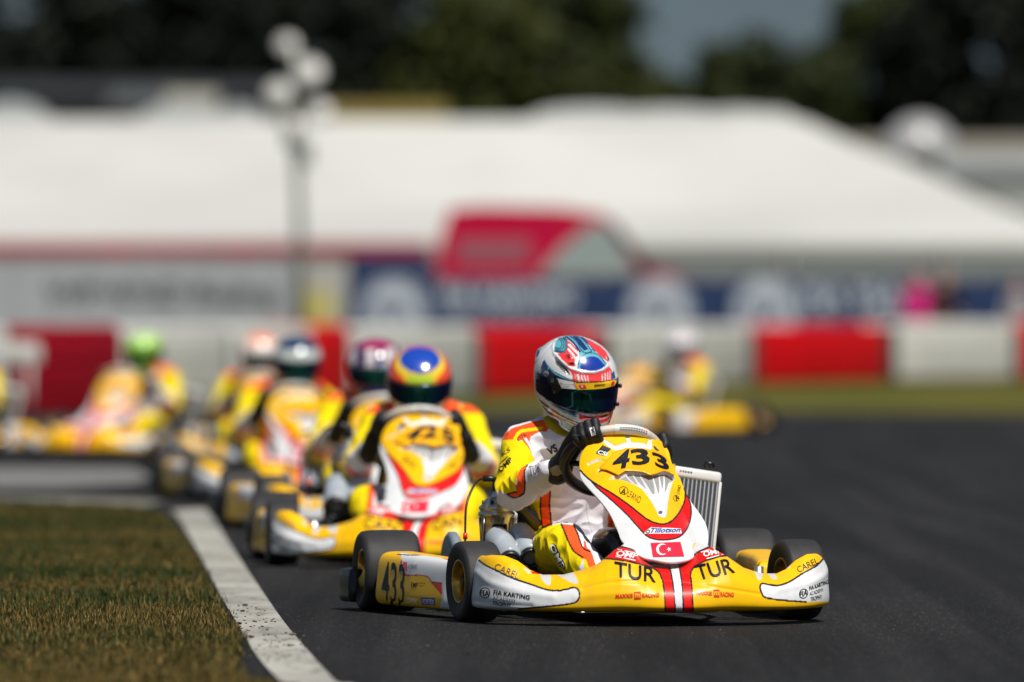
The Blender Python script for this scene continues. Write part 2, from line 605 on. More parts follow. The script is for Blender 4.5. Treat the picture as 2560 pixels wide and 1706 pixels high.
    redL = zB([(60, 800), (200, 660), (262, 643), (480, 685), (640, 760), (800, 795), (820, 800), (850, 920), (870, 1050), (885, 1250), (797, 1250), (785, 1050), (768, 960), (740, 900), (690, 860), (600, 830), (450, 795), (250, 772), (90, 775)])
    redR = zB([(910, 795), (1000, 790), (1120, 700), (1180, 670), (1340, 620), (1400, 650), (1520, 760), (1495, 742), (1350, 745), (1200, 775), (1080, 830), (1035, 870), (1020, 920), (1030, 1000), (1040, 1100), (1045, 1250), (957, 1250), (950, 1050), (935, 930)])
    layers = [
        ('p', list(Lw) + zA([(1500, 1245), (1300, 1300), (1100, 1300), (1100, 700), (1345, 700)]), WHT),
        ('p', list(Rw) + zB([(2230, 1155), (2400, 1150), (2400, 640), (2240, 690)]), WHT),
        ('s', Lw, BLK, 2.3), ('s', Rw, BLK, 2.3),
        ('p', redL, RED), ('p', redR, RED),
        ('p', zB([(815, 760), (905, 760), (935, 930), (950, 1050), (957, 1250), (885, 1250), (870, 1050), (850, 920)]), WHT),
        ('p', zB([(262, 643), (300, 560), (700, 600), (700, 775), (640, 758), (480, 685)]), WHT),
        ('p', zB([(1340, 622), (1300, 560), (1100, 560), (1000, 780), (1120, 702), (1180, 672)]), WHT),
        ('s', zB([(70, 780), (90, 775), (250, 772), (450, 795), (600, 830), (690, 860), (740, 900), (768, 960), (785, 1050), (797, 1240)]), BLK, 2.2),
        ('s', zB([(262, 643), (480, 685), (640, 760), (800, 795)]), BLK, 2.0),
        ('s', zB([(820, 800), (850, 920), (870, 1050), (885, 1240)]), BLK, 2.0),
        ('s', zB([(910, 795), (935, 930), (950, 1050), (957, 1240)]), BLK, 2.0),
        ('s', zB([(1510, 745), (1495, 742), (1350, 745), (1200, 775), (1080, 830), (1035, 870), (1020, 920), (1030, 1000), (1045, 1240)]), BLK, 2.2),
        ('s', zB([(1340, 622), (1180, 672), (1080, 720), (1000, 785)]), BLK, 2.0),
        ('p', zB([(180, 700), (225, 650), (268, 645), (262, 665), (225, 665)]), GRY),
        ('p', zB([(1345, 632), (1350, 612), (1400, 640), (1385, 640)]), GRY),
        ('p', zA([(1735, 850), (1800, 880), (1812, 905), (1780, 905)]), GRY),
        ('p', zA([(1885, 895), (1975, 895), (1980, 1005), (1930, 990)]), GRY, True),
        ('p', zA([(2030, 900), (2120, 850), (2185, 900), (2228, 980), (2200, 998), (2100, 950)]), GRY, True),
        ('p', zA([(1810, 885), (1890, 898), (1890, 914), (1815, 905)]), RED),
        ('p', zB([(1580, 810), (1625, 830), (1662, 885), (1650, 955), (1615, 950)]), GRY, True),
        ('p', zB([(1655, 850), (1720, 860), (1792, 945), (1750, 950)]), GRY, True),
        ('p', zB([(1785, 840), (1860, 785), (1908, 850), (1870, 858)]), GRY, True),
    ]
    C = design(V, N, YEL, layers)
    # the same zones, mirrored plainly, for faces the photograph does not show
    set_col(me0, C)
    o = new_obj("front_fairing", me0, parent)
    st = Stick(bvh_of(me0))
    def QA(a, b, c): return zA([a, b, c])
    def QB(a, b, c): return zB([a, b, c])
    st.text("OMP", QB((350, 748), (541, 775), (372, 702)), m_ink_white, 0.03, off=.003, edge=.06)
    st.line(*zB([(370, 690), (520, 722)]), 2.4, m_ink_white); st.line(*zB([(354, 752), (532, 790)]), 2.4, m_ink_white)
    st.text("OMP", QB((1140, 762), (1300, 724), (1128, 715)), m_ink_white, 0.03, off=.003, edge=.06)
    st.line(*zB([(1114, 716), (1266, 672)]), 2.4, m_ink_white); st.line(*zB([(1164, 775), (1311, 734)]), 2.4, m_ink_white)
    for q in (((352, 1128), (505, 1120), (354, 1091)), ((1075, 1094), (1212, 1102), (1073, 1058))):
        st.text("MAXXIS", QB(*q), m_ink_red, 0.03)
    for q in (((588, 1119), (738, 1116), (590, 1083)), ((1287, 1112), (1405, 1116), (1287, 1070))):
        st.text("RACING", QB(*q), m_ink_red, 0.03)
    for bx in ([(517, 1072), (577, 1066), (579, 1134), (519, 1138)], [(1225, 1050), (1277, 1048), (1279, 1119), (1228, 1117)]):
        st.poly(zB(bx), m_ink_red)
        c = np.mean(zB(bx), axis=0)
        st.text("m", [(c[0] - 6, c[1] + 5), (c[0] + 6, c[1] + 5), (c[0] - 6, c[1] - 5)], mat("ink_yellow", YEL, 0.35), 0.03, off=0.0022)
    st.text("CAREL", QA((1478, 868), (1692, 958), (1500, 812)), m_ink_grey, -0.004)
    st.line(*zA([(1560, 915), (1700, 965)]), 1.2, m_ink_grey)
    st.text("CAREL", QB((1985, 900), (2165, 812), (1962, 850)), m_ink_black, -0.004)
    st.line(*zB([(2010, 905), (2140, 838)]), 1.2, m_ink_grey)
    st.quad(ring_mesh(0.84), *zA([(1350, 1127), (1446, 1127), (1350, 1030)]), m_ink_black)
    st.text("FIA", QA((1352, 1102), (1438, 1112), (1354, 1054)), m_ink_black, 0.03)
    st.text("FIA KARTING", QA((1475, 1090), (1797, 1140), (1478, 1050)), m_ink_black, 0.025)
    st.text("ACADEMY", QA((1466, 1140), (1672, 1168), (1470, 1108)), m_ink_black)
    st.text("TROPHY", QA((1463, 1184), (1630, 1208), (1466, 1150)), m_ink_black, 0.008)
    st.quad(ring_mesh(0.84), *zB([(1986, 1132), (2066, 1126), (1988, 1044)]), m_ink_black)
    st.text("FIA", QB((1992, 1120), (2062, 1098), (1992, 1070)), m_ink_black, 0.03)
    st.text("FIA KARTING", QB((2080, 1060), (2252, 996), (2076, 1022)), m_ink_black, 0.025)
    st.text("ACADEMY", QB((2080, 1106), (2206, 1064), (2078, 1074)), m_ink_black)
    st.text("TROPHY", QB((2090, 1155), (2192, 1130), (2088, 1118)), m_ink_black, 0.008)
    join_into(o, st)
    st2 = Stick(st.b)
    st2.text("TUR", QB((345, 930), (712, 990), (343, 798)), m_ink_navy, 0.012, off=.0025, edge=.06)
    st2.mb.build("country_letters", o); st2 = Stick(st.b)
    st2.text("TUR", QB((1095, 968), (1420, 898), (1052, 836)), m_ink_navy, 0.012, off=.0025, edge=.06)
    d = st2.mb.build("country_letters", o)
    return o, d

# ------------------------------------------------------------------ kart shell: steering panel
FX = np.array([.60, .74, .80, .84, .90, 1.0, 1.14, 1.31, 1.44, 1.505, 1.545, 1.60])
FZ = np.array([.85, .66, .594, .56, .505, .44, .37, .30, .245, .200, .15, .06])
def panel_hit(px, py):
    D = ray_dirs(px, py); D /= np.linalg.norm(D, axis=1)[:, None]
    lo = np.full(len(D), 25.0); hi = np.full(len(D), 28.6)
    for _ in range(40):
        mid = (lo + hi) / 2
        P = EYEn + D * mid[:, None]
        yc = np.clip(P[:, 1], -.152, .152)
        g = P[:, 2] - np.interp(P[:, 0], FX, FZ) + 1.7 * yc ** 2 + 40 * yc ** 4
        lo = np.where(g > 0, mid, lo); hi = np.where(g > 0, hi, mid)
    return EYEn + D * lo[:, None]

def build_panel(parent):
    outl = zC([(600, 190), (750, 205), (880, 245), (960, 310), (1010, 390), (1035, 490), (1080, 600), (1130, 680), (1180, 800), (1215, 870), (1270, 960), (1330, 1040), (1400, 1150), (1432, 1240), (1440, 1320), (1430, 1400)]) \
        + zB([(1155, 668), (1130, 700), (1060, 750), (1000, 780), (900, 796), (800, 797), (700, 780), (600, 760), (500, 705), (450, 660)]) \
        + zC([(490, 1350), (460, 1270), (430, 1200), (385, 1100), (330, 1010), (240, 900), (110, 760), (60, 690), (42, 620), (38, 500), (65, 400), (130, 320), (280, 235), (450, 200)])
    O = catmull(outl, 10, True)
    c = np.array((1605.0, 1235.0))
    # resample by arc length
    seg = np.r_[0, np.cumsum(np.linalg.norm(np.diff(np.vstack([O, O[:1]]), axis=0), axis=1))]
    nth = 540
    u = np.linspace(0, seg[-1], nth, endpoint=False)
    Oc = np.vstack([O, O[:1]])
    O = np.stack([np.interp(u, seg, Oc[:, 0]), np.interp(u, seg, Oc[:, 1])], 1)
    ca = np.array((1566.0, 1165.0)); cb = np.array((1660.0, 1330.0))      # medial line keeps the rows even
    tt = np.clip(((O - ca) @ (cb - ca)) / ((cb - ca) @ (cb - ca)), 0, 1)
    Cc = ca + tt[:, None] * (cb - ca)
    nr = 84
    rows = []
    for i in range(nr):
        r = i / (nr - 1)
        rows.append(Cc + (O - Cc) * r)
    P2 = np.vstack(rows)
    V = panel_hit(P2[:, 0], P2[:, 1])
    F = grid_faces(nr, nth, True)
    me = raw_mesh("panel", V, F, m_shell)
    N = normals_of(me)
    flip = ((EYEn - V) * N).sum(1).mean() < 0
    if flip: N = -N
    # smooth normals field used for relief
    X, Y = P2[:, 0], P2[:, 1]
    plate = zC([(250, 575), (300, 520), (380, 440), (400, 400), (470, 372), (560, 350), (700, 348), (830, 372), (900, 395), (950, 425), (1000, 470), (1040, 520), (1092, 550), (1068, 640), (1000, 608), (960, 598), (880, 625), (810, 642), (740, 610), (640, 598), (540, 595), (460, 642), (400, 615), (330, 585)])
    vee = zC([(360, 690), (400, 660), (480, 640), (560, 600), (700, 600), (900, 600), (1010, 600), (1060, 640), (1082, 672), (1050, 730), (1020, 830), (1000, 950), (985, 1085), (960, 1112), (900, 1092), (860, 1000), (800, 900), (720, 800), (620, 740), (480, 695)])
    top = zC([(272, 248), (312, 252), (430, 325), (530, 287), (560, 285), (525, 190), (567, 190), (605, 285), (690, 285), (772, 308), (795, 250), (828, 258), (826, 378), (780, 360), (700, 350), (620, 345), (540, 350), (470, 376), (410, 372), (330, 320)])
    inP = pip(plate, X, Y); inV = pip(vee, X, Y); inT = pip(top, X, Y)
    dP = sdist(plate + plate[:1], X, Y)
    dV = sdist(catmull(vee, 4, True), X, Y)
    h = np.zeros(len(V))
    low = np.clip((Y - 1130) / 60, 0, 1)
    dep = np.clip((1290 - Y) / 110, 0, 1)
    h -= inV * np.clip(dV / 6, 0, 1) * (0.003 + 0.016 * dep)
    ribs = [[(540, 610), (600, 680), (700, 770)], [(620, 605), (680, 700), (770, 790)], [(700, 610), (790, 760), (850, 880)],
            [(850, 620), (880, 750), (905, 880)], [(925, 610), (940, 740), (945, 860)], [(985, 620), (985, 720), (965, 850)]]
    for r_ in ribs:
        d = sdist(zC(r_), X, Y)
        h += inV * np.exp(-(d / 2.6) ** 2) * 0.008 * np.clip(dV / 4, 0, 1)
    h -= inT * 0.004
    for ln in ([(140, 525), (240, 482), (350, 495)], [(245, 600), (275, 575), (400, 612), (460, 645)]):
        h -= 0.005 * np.exp(-(sdist(zC(ln), X, Y) / 3.5) ** 2)
    h -= 0.004 * np.exp(-(np.hypot(X - (1440 + 920 / 4.357), Y - (1040 + 1050 / 4.357)) / 5) ** 2)
    edge = np.repeat(np.linspace(0, 1, nr), nth)
    V2 = V + N * h[:, None]
    Lred = zC([(150, 680), (190, 740), (260, 810), (400, 930), (560, 1080), (650, 1180), (730, 1270), (800, 1325), (900, 1350), (1010, 1348), (1110, 1325), (1180, 1270), (1230, 1180), (1255, 1060), (1240, 940), (1190, 820)])
    Lyel = zC([(42, 590), (130, 680), (230, 750), (400, 850), (560, 960), (700, 1070), (780, 1130), (860, 1165), (940, 1180), (1020, 1160), (1090, 1100), (1150, 1010), (1185, 920), (1190, 830), (1180, 790)])
    layers = [
        ('p', Lred + zC([(1100, 600), (200, 600)]), RED), ('s', Lred, BLK, 1.9),
        ('p', Lyel + zC([(1300, 700), (1150, 300), (800, 100), (300, 100), (-50, 300), (-50, 560)]), YEL), ('s', Lyel, BLK, 2.2),
        ('p', top, WHT), ('p', vee, WHT), ('p', plate, YELO),
        ('s', zC([(140, 525), (240, 482), (270, 482)]), (.6, .6, .58), 2.8),
        ('s', zC([(250, 600), (275, 575), (320, 585)]), (.6, .6, .58), 2.2),
        ('s', zC([(370, 690), (430, 668), (520, 690), (640, 745)]), (.62, .62, .6), 2.0),
        ('p', zC([(210, 410), (290, 318), (384, 360), (300, 440)]), (0.02, 0.02, 0.02)),
        ('p', zC([(840, 330), (862, 330), (910, 380), (885, 385), (860, 372)]), (0.05, 0.05, 0.06)),
    ]
    C = design(V2, N, WHT, layers, facing=-9)
    # rim: curl the shell back and close it with an inner skin
    R0 = V2[-nth:]; nR = N[-nth:]
    outd = R0 - R0.mean(0); outd -= (outd * nR).sum(1)[:, None] * nR; outd /= np.linalg.norm(outd, axis=1)[:, None]
    ring1 = R0 - nR * .006 + outd * .002; ring2 = R0 - nR * .010 + outd * .0005; ring3 = R0 - nR * .010 - outd * .006
    inner = V[-nth * 3:-nth * 2] - N[-nth * 3:-nth * 2] * .006
    allV = np.vstack([V2, ring1, ring2, ring3, inner]); 
    F2 = grid_faces(nr + 4, nth, True)
    # underside skin
    b = len(allV)
    back = (V - N * .012)[: (nr - 2) * nth]
    allV = np.vstack([allV, back])
    F3 = [tuple(b + i for i in f)[::-1] for f in grid_faces(nr - 2, nth, True)]
    Cx = np.vstack([C, C[-nth:], np.tile(WHT, (nth * 3, 1)), np.tile((.3, .3, .3), (len(back), 1))])
    bpy.data.meshes.remove(me)
    me = raw_mesh("front_panel", allV, F2 + F3, m_shell)
    bm = bmesh.new(); bm.from_mesh(me)
    if flip: bmesh.ops.reverse_faces(bm, faces=bm.faces)
    bm.to_mesh(me); bm.free(); me.update()
    set_col(me, Cx)
    o = new_obj("front_panel", me, parent)
    st = Stick(bvh_of(me))
    def QC(a, b, c): return zC([a, b, c])
    for q, r_ in (((520, 820), .0), ):
        pass
    st.quad(ring_mesh(0.86), *QC((462, 846), (560, 868), (478, 760)), m_ink_black)
    st.text("A", QC((478, 852), (536, 862), (488, 782)), m_ink_black, 0.02, 0.2)
    st.text("LFANO", QC((556, 878), (690, 958), (580, 806)), m_ink_black, -0.002)
    st.quad(ring_mesh(0.86), *QC((1085, 945), (1140, 905), (1042, 890)), m_ink_black)
    st.text("A", QC((1092, 935), (1130, 905), (1058, 890)), m_ink_black, 0.02, 0.2)
    st.text("LFANO", QC((1128, 858), (1146, 762), (1092, 848)), m_ink_black, -0.002)
    st.poly(zC([(742, 1285), (760, 1250), (800, 1232), (812, 1214), (1020, 1222), (1140, 1228), (1152, 1282)]), m_ink_white)
    st.text("Tillotson", QC((812, 1277), (1138, 1270), (815, 1222)), m_ink_blue, 0.03, 0.35, off=0.002)
    st.quad(ring_mesh(0.5), *QC((755, 1282), (808, 1282), (757, 1240)), m_ink_grey, 0.002)
    fl = zB([(665, 635), (930, 625), (965, 755), (685, 760)])
    st.poly(fl, m_ink_crim, 0.002, 7)
    st.flag(np.mean(zB([(665, 697), (945, 690)]), axis=0) + np.array((2, 0)), 76, 36, 0, bg=False)
    st.text("CSI", QC((228, 412), (330, 440), (250, 372)), m_ink_white, 0.03)
    st.poly(zC([(300, 325), (312, 322), (292, 366), (280, 370)]), m_ink_grey)
    for k in range(3):
        st.poly(zC([(318 + 18 * k, 335 + 7 * k), (324 + 18 * k, 337 + 7 * k), (306 + 18 * k, 372 + 7 * k), (300 + 18 * k, 370 + 7 * k)]), m_ink_grey)
    V_, F_, _a = ring_mesh(0.0)
    st.quad((V_, F_), *QC((897, 1068), (943, 1068), (897, 1036)), m_alu, 0.003)
    join_into(o, st)
    # number plate: a separate moulded sheet standing off the panel, lower edge free
    pv, pf = poly_mesh(catmull(plate, 3, True) if False else plate, 5)
    Dd = ray_dirs(pv[:, 0], pv[:, 1]); PV = []
    PH = panel_hit(pv[:, 0], pv[:, 1])
    for (x_, y_), d, hp in zip(pv, Dd, PH):
        d = Vector(d).normalized(); loc = Vector(hp)
        lo_ = max(0.0, min(1.0, (y_ - 1128) / 55))
        PV.append(loc - d * (.0035 + .013 * lo_))
    pm = raw_mesh("number_plate", PV, pf, mat("plate_yellow", YELO, .3, spec=.4, var=.05, vscale=20), True)
    bm = bmesh.new(); bm.from_mesh(pm)
    for _ in range(6): bmesh.ops.smooth_vert(bm, verts=[v for v in bm.verts if not v.is_boundary], factor=.5)
    bm.to_mesh(pm); bm.free(); pm.update()
    plo = new_obj("number_plate", pm, o)
    sm_ = plo.modifiers.new("t", 'SOLIDIFY'); sm_.thickness = .0022; sm_.offset = -1 if (normals_of(pm) @ np.array((1, 0, 0))).mean() > 0 else 1
    st2 = Stick(BVHTree.FromPolygons([v.co.copy() for v in pm.vertices] + [v.co.copy() for v in me.vertices], [list(p.vertices) for p in pm.polygons] + [[i + len(pm.vertices) for i in p.vertices] for p in me.polygons]))
    for t, q in (("4", ((384, 596), (566, 560), (428, 392))), ("3", ((618, 540), (814, 526), (584, 366))), ("3", ((872, 548), (1030, 604), (815, 386)))):
        st2.text(t, QC(*q), m_ink_navy, 0.028, off=.0030, edge=.06)
    d = st2.mb.build("race_number", o)
    return o, d, st2.b

# ------------------------------------------------------------------ kart shell: side pods
POD = {}
def build_pod(parent, side):
    """side = -1 driver's right (as the photograph shows it), +1 mirrored"""
    ns, nq = 190, 150
    s = np.linspace(0, 1, ns)
    xs = .155 + s * .73
    yo = np.interp(s, [0, .08, .5, .85, .95, 1], [.672, .685, .635, .575, .545, .50])
    ztop = np.interp(s, [0, .1, .5, 1], [.196, .202, .196, .182])
    th = np.interp(s, [0, .06, .9, 1], [.06, .14, .10, .05])
    sc = np.interp(s, [0, .02, .06, .93, .98, 1], [.72, .92, 1, 1, .93, .75])
    V = []
    for i in range(ns):
        for k in range(nq):
            t = 2 * math.pi * k / nq
            e = 0.42
            cy = math.copysign(abs(math.cos(t)) ** e, math.cos(t)); cz = math.copysign(abs(math.sin(t)) ** e, math.sin(t))
            zc = (ztop[i] + .028) / 2; hz = (ztop[i] - .028) / 2 * sc[i]
            yc = yo[i] - th[i] / 2
            y = yc + cy * th[i] / 2 - (.018 * (cz + 1) / 2)
            V.append((xs[i], -y, zc + cz * hz))
    V = np.array(V)
    W_ = []
    for i in range(ns):
        r0 = V[i * nq:(i + 1) * nq]; rc = np.vstack([r0, r0[:1]])
        sl = np.r_[0, np.cumsum(np.linalg.norm(np.diff(rc, axis=0), axis=1))]
        uu = np.linspace(0, sl[-1], nq, endpoint=False)
        W_.append(np.stack([np.interp(uu, sl, rc[:, j]) for j in range(3)], 1))
    V = np.vstack(W_)
    F = grid_faces(ns, nq, True) + [tuple(range(nq))[::-1], tuple((ns - 1) * nq + k for k in range(nq))]
    me = raw_mesh("side_pod", V, F, m_shell)
    bm = bmesh.new(); bm.from_mesh(me); bmesh.ops.recalc_face_normals(bm, faces=bm.faces); bm.to_mesh(me); bm.free(); me.update()
    N = normals_of(me); V = coords_of(me)
    wl = zA([(655, 745), (662, 905), (860, 922), (925, 985), (1020, 1090), (1022, 1300)])
    layers = [('p', zA([(640, 690), (655, 770), (660, 912), (860, 925), (925, 985), (1015, 992), (1018, 1100), (1000, 1200), (960, 1300), (1300, 1300), (1300, 690)]), WHT, False),
              ('p', zA([(925, 985), (1015, 992), (1018, 1092), (965, 1040)]), RED),
              ('s', zA([(655, 790), (658, 912), (860, 925), (925, 985), (1010, 1085)]), (.55, .01, .01), 1.8),
              ('s', zA([(925, 985), (1015, 990)]), BLK, 1.5),
              ('p', zA([(960, 745), (1080, 770), (1080, 790), (1000, 765)]), RED),
              ('s', zA([(620, 735), (740, 742), (830, 740)]), (.03, .02, .1), 1.3)]
    C = design(V, N, YEL, layers, facing=2.0)
    if side > 0: C[V[:, 0] < .70] = YEL
    set_col(me, C)
    o = new_obj("side_pod", me, parent)
    st = Stick(bvh_of(me)); 
    def QA(a, b, c): return zA([a, b, c])
    st.flag(zA([(686, 843)])[0], 10.5, 22)
    st.text("A. BIRINCI", QA((712, 865), (795, 868), (712, 822)), m_ink_grey)
    st.text("EMP", QA((742, 1030), (800, 1034), (742, 985)), m_ink_black, 0.02)
    st.text("FIA KARTING", QA((805, 998), (868, 1002), (805, 985)), m_ink_black)
    st.text("ACADEMY", QA((808, 1020), (850, 1022), (808, 1008)), m_ink_black)
    st.text("OTK", QA((700, 1165), (800, 1180), (700, 1120)), m_ink_white, 0.02)
    st.poly(zA([(822, 1118), (952, 1122), (956, 1190), (838, 1184)]), m_ink_blue)
    st.text("VORTEX", QA((840, 1176), (948, 1182), (838, 1132)), m_ink_white, 0.02, off=0.002)
    join_into(o, st)
    if side < 0:
        s3 = Stick(st.b); s3.text("433", QA((474, 1178), (676, 1212), (486, 790)), m_ink_navy, 0.01)
        POD['bvh'] = st.b; POD['num'] = s3.mb.build("race_number", o).name
    if side > 0:
        me = o.data
        W = coords_of(me).copy(); W[:, 1] *= -1
        me.vertices.foreach_set('co', W.ravel())
        bm = bmesh.new(); bm.from_mesh(me); bmesh.ops.reverse_faces(bm, faces=bm.faces)
        # lettering would read backwards on this side: strip it
        bmesh.ops.delete(bm, geom=[f for f in bm.faces if f.material_index > 0], context='FACES')
        bm.to_mesh(me); bm.free(); me.update()
    return o

# ------------------------------------------------------------------ wheels
def build_wheel(parent, loc, R, W, side, steer=0.0):
    piv = new_obj("wheel", None, parent); piv.location = loc; piv.rotation_euler = (0, 0, steer); piv.empty_display_size = .1
    w = W / 2
    tp = [(-w * .78, R * .50), (-w * .88, R * .56), (-w * .98, R * .72), (-w, R * .84), (-w * .94, R * .93), (-w * .80, R * .982), (-w * .4, R), (0, R * 1.002), (w * .4, R), (w * .80, R * .982), (w * .94, R * .93), (w, R * .84), (w * .98, R * .72), (w * .88, R * .56), (w * .78, R * .50)]
    tp = [tuple(p) for p in catmull(tp, 4)]
    mb = MB(); mb.lathe(tp, m_rubber, n=96); mb.build("tyre", piv)
    r = R * .52
    rp = [(-w * .80, r * 1.02), (-w * .86, r * 1.06), (-w * .90, r * 1.03), (-w * .88, r * .96), (-w * .6, r * .86), (-w * .3, r * .80), (w * .3, r * .80), (w * .6, r * .86), (w * .88, r * .96), (w * .90, r * 1.03), (w * .86, r * 1.06), (w * .80, r * 1.02)]
    mb = MB(); mb.lathe(rp, m_gold, n=64)
    # centre disc with bolts, on the inner half
    a = -side * w * .15
    mb.lathe([(a - .004, .001), (a - .004, r * .80), (a + .004, r * .80), (a + .004, .001)], m_gold, n=48, smooth=False)
    mb.build("rim", piv)
    hb = MB()
    hb.lathe([(a - .03, .001), (a - .03, .028), (a + .03, .028), (a + .035, .014), (a + .05, .012), (a + .05, .001)] if side > 0 else [(a - .05, .001), (a - .05, .012), (a - .035, .014), (a - .03, .028), (a + .03, .028), (a + .03, .001)], m_blackm, n=24)
    for k in range(3):
        t = 2 * math.pi * k / 3
        hb.lathe([(a - .012, .001), (a - .012, .007), (a + .012, .007), (a + .012, .001)], m_alu, Matrix.Translation((.045 * math.cos(t), 0, .045 * math.sin(t))), n=6)
    hb.build("hub", piv)
    return piv

# ------------------------------------------------------------------ steering wheel frame
SWC = Vector((.70, 0, .505)); E1 = Vector((0, 1, 0)); E2 = Vector((.74, 0, .673)).normalized(); SWN = E2.cross(E1) * 1.0
if SWN.z < 0: SWN = -SWN
SWR = .155
def ring_pt(al, r=SWR):      # al from the top towards the driver's right (negative y)
    return SWC + (E2 * math.cos(al) - E1 * math.sin(al)) * r

def build_kart(name, label):
    root = new_obj(name, None); root.empty_display_size = .3
    tag(root, label, "go-kart", "racing karts on the track")
    nose, country = build_nose(root)
    panel, number, panel_bvh = build_panel(root)
    build_pod(root, -1); build_pod(root, +1)
    for sd in (-1, 1):
        build_wheel(root, (0, sd * .600, .133), .133, .19, sd)
        build_wheel(root, (1.05, sd * .525, .128), .128, .125, sd, rad(6))
    # rear bumper
    mb = MB()
    for z, r_ in ((.082, 1), ):
        pts = catmull([(-.06, -.69, z), (-.17, -.70, z), (-.215, -.66, z), (-.225, -.5, z), (-.235, 0, z), (-.225, .5, z), (-.215, .66, z), (-.17, .70, z), (-.06, .69, z)], 8)
        n = len(pts); q = 20; V = []
        T = np.gradient(pts, axis=0)
        for i in range(n):
            t = T[i] / np.linalg.norm(T[i]); nn = np.array((t[1], -t[0], 0))
            for k in range(q):
                a = 2 * math.pi * k / q
                c_ = math.copysign(abs(math.cos(a)) ** .45, math.cos(a)); s_ = math.copysign(abs(math.sin(a)) ** .45, math.sin(a))
                V.append(pts[i] + nn * c_ * .028 + np.array((0, 0, 1)) * s_ * .055)
        mb.add(V, grid_faces(n, q, True) + [tuple(range(q))[::-1], tuple((n - 1) * q + k for k in range(q))], m_black)
    mb.build("rear_bumper", root)
    # chassis tubes
    mb = MB(); z = .055; r = .016
    for s in (-1, 1):
        mb.tube(catmull([(-.12, s * .30, z), (.1, s * .31, z), (.4, s * .34, z), (.75, s * .33, z), (.98, s * .26, z), (1.12, s * .22, z), (1.28, s * .20, z)], 6), r, m_tube)
        mb.tube(catmull([(.16, s * .34, z), (.18, s * .50, z + .02), (.3, s * .56, z + .03), (.7, s * .52, z + .03), (.86, s * .42, z + .01), (.88, s * .31, z)], 6), .010, m_tube)
        mb.tube([(1.02, s * .26, z), (1.05, s * .40, .11)], .014, m_tube)
        mb.tube([(1.05, s * .40, .07), (1.05, s * .40, .17)], .016, m_alu)
        mb.tube([(1.05, s * .40, .12), (1.05, s * .56, .125)], .011, m_alu)
        mb.tube([(1.09, s * .40, .11), (1.12, s * .05, .12)], .006, m_alu)
        mb.tube(catmull([(1.26, s * .17, z), (1.46, s * .15, z + .02), (1.50, s * .10, z + .06)], 6), .010, m_tube)
    mb.tube([(1.28, -.20, z), (1.28, .20, z)], r, m_tube)
    mb.tube([(.62, -.33, z), (.62, .33, z)], r, m_tube)
    mb.tube([(-.12, -.30, z), (-.12, .30, z)], r, m_tube)
    mb.build("chassis_frame", root)
    mb = MB(); mb.tube([(0, -.66, .133), (0, .66, .133)], .02, m_alu, n=20)
    for s in (-1, 1): mb.lathe([(-.02, .021), (-.02, .05), (.02, .05), (.02, .021)], m_blackm, Matrix.Translation((0, s * .28, .133)), n=24, smooth=False)
    mb.build("rear_axle", root)
    mb = MB(); mb.box((.95, 0, .034), (.64, .46, .006), m_alu, bev=.002); mb.build("floor_tray", root)
    # seat: half-shell
    V = []; na, nb = 26, 30
    for i in range(na):
        t = i / (na - 1)
        cx = np.interp(t, [0, .3, .5, 1], [.52, .22, .06, -.10]); cz = np.interp(t, [0, .3, .5, .8, 1], [.09, .055, .13, .36, .42])
        w = np.interp(t, [0, .3, .6, 1], [.15, .17, .185, .15]); hgt = np.interp(t, [0, .35, .6, 1], [.05, .17, .15, .06])
        for k in range(nb):
            a = math.pi * (k / (nb - 1)) 
            y = -w * math.cos(a); u = (1 - math.sin(a)) 
            V.append((cx + u * hgt * np.interp(t, [0, .4, 1], [0, .5, 1.0]), y, cz + u * hgt * np.interp(t, [0, .4, 1], [1, .8, .25])))
    V = np.array(V)
    me = raw_mesh("seat", V, grid_faces(na, nb), m_black)
    so = new_obj("seat", me, root)
    sm = so.modifiers.new("t", 'SOLIDIFY'); sm.thickness = .007; sm.offset = 0
    # steering wheel
    sw = new_obj("steering_wheel", None, root); sw.empty_display_size = .1
    mb = MB()
    n = 120
    def rim_r(a):      # flattened top
        return SWR - .006 * math.exp(-((a) / .5) ** 2)
    pts = [ring_pt(a, rim_r(a if a < math.pi else a - 2 * math.pi)) for a in np.linspace(0, 2 * math.pi, n, endpoint=False)]
    q = 14; V = []
    for i, p in enumerate(pts):
        rd = (p - SWC).normalized()
        for k in range(q):
            t = 2 * math.pi * k / q
            V.append(p + (rd * math.cos(t) + SWN * math.sin(t)) * (.0155 if i < 19 or i > 98 else .0185))
    F = grid_faces(n, q, True) + [((n - 1) * q + k, (n - 1) * q + (k + 1) % q, (k + 1) % q, k) for k in range(q)]
    b0 = MB(); b0.v = [tuple(p) for p in V]; b0.mats = [m_wgrip, m_black]
    for f in F:
        a = (f[0] // q) / n * 2 * math.pi
        a = a if a < math.pi else a - 2 * math.pi
        b0.f.append(list(f)); b0.m.append(0 if -1.15 < a < .95 else 1); b0.sm.append(True)
    b0.build("rim", sw)
    mb = MB()
    for a in (rad(95), rad(-95), rad(180)):
        mb.tube([SWC + (ring_pt(a) - SWC) * .1 - SWN * .02, ring_pt(a)], .009, m_blackm)
    mb.lathe([(-.02, .001), (-.02, .035), (.02, .035), (.02, .001)], m_blackm, Matrix.Translation(SWC) @ SWN.to_track_quat('Y', 'Z').to_matrix().to_4x4())
    mb.build("spokes", sw)
    mb = MB(); mb.tube([SWC, SWC - SWN * .28, (1.14, 0, .10)], .010, m_blackm); mb.build("steering_column", root)
    # white label band on the rim top
    mb = MB(); V = []; al = np.linspace(-.75, .05, 40) * -1
    al = np.linspace(-.62, .12, 40)
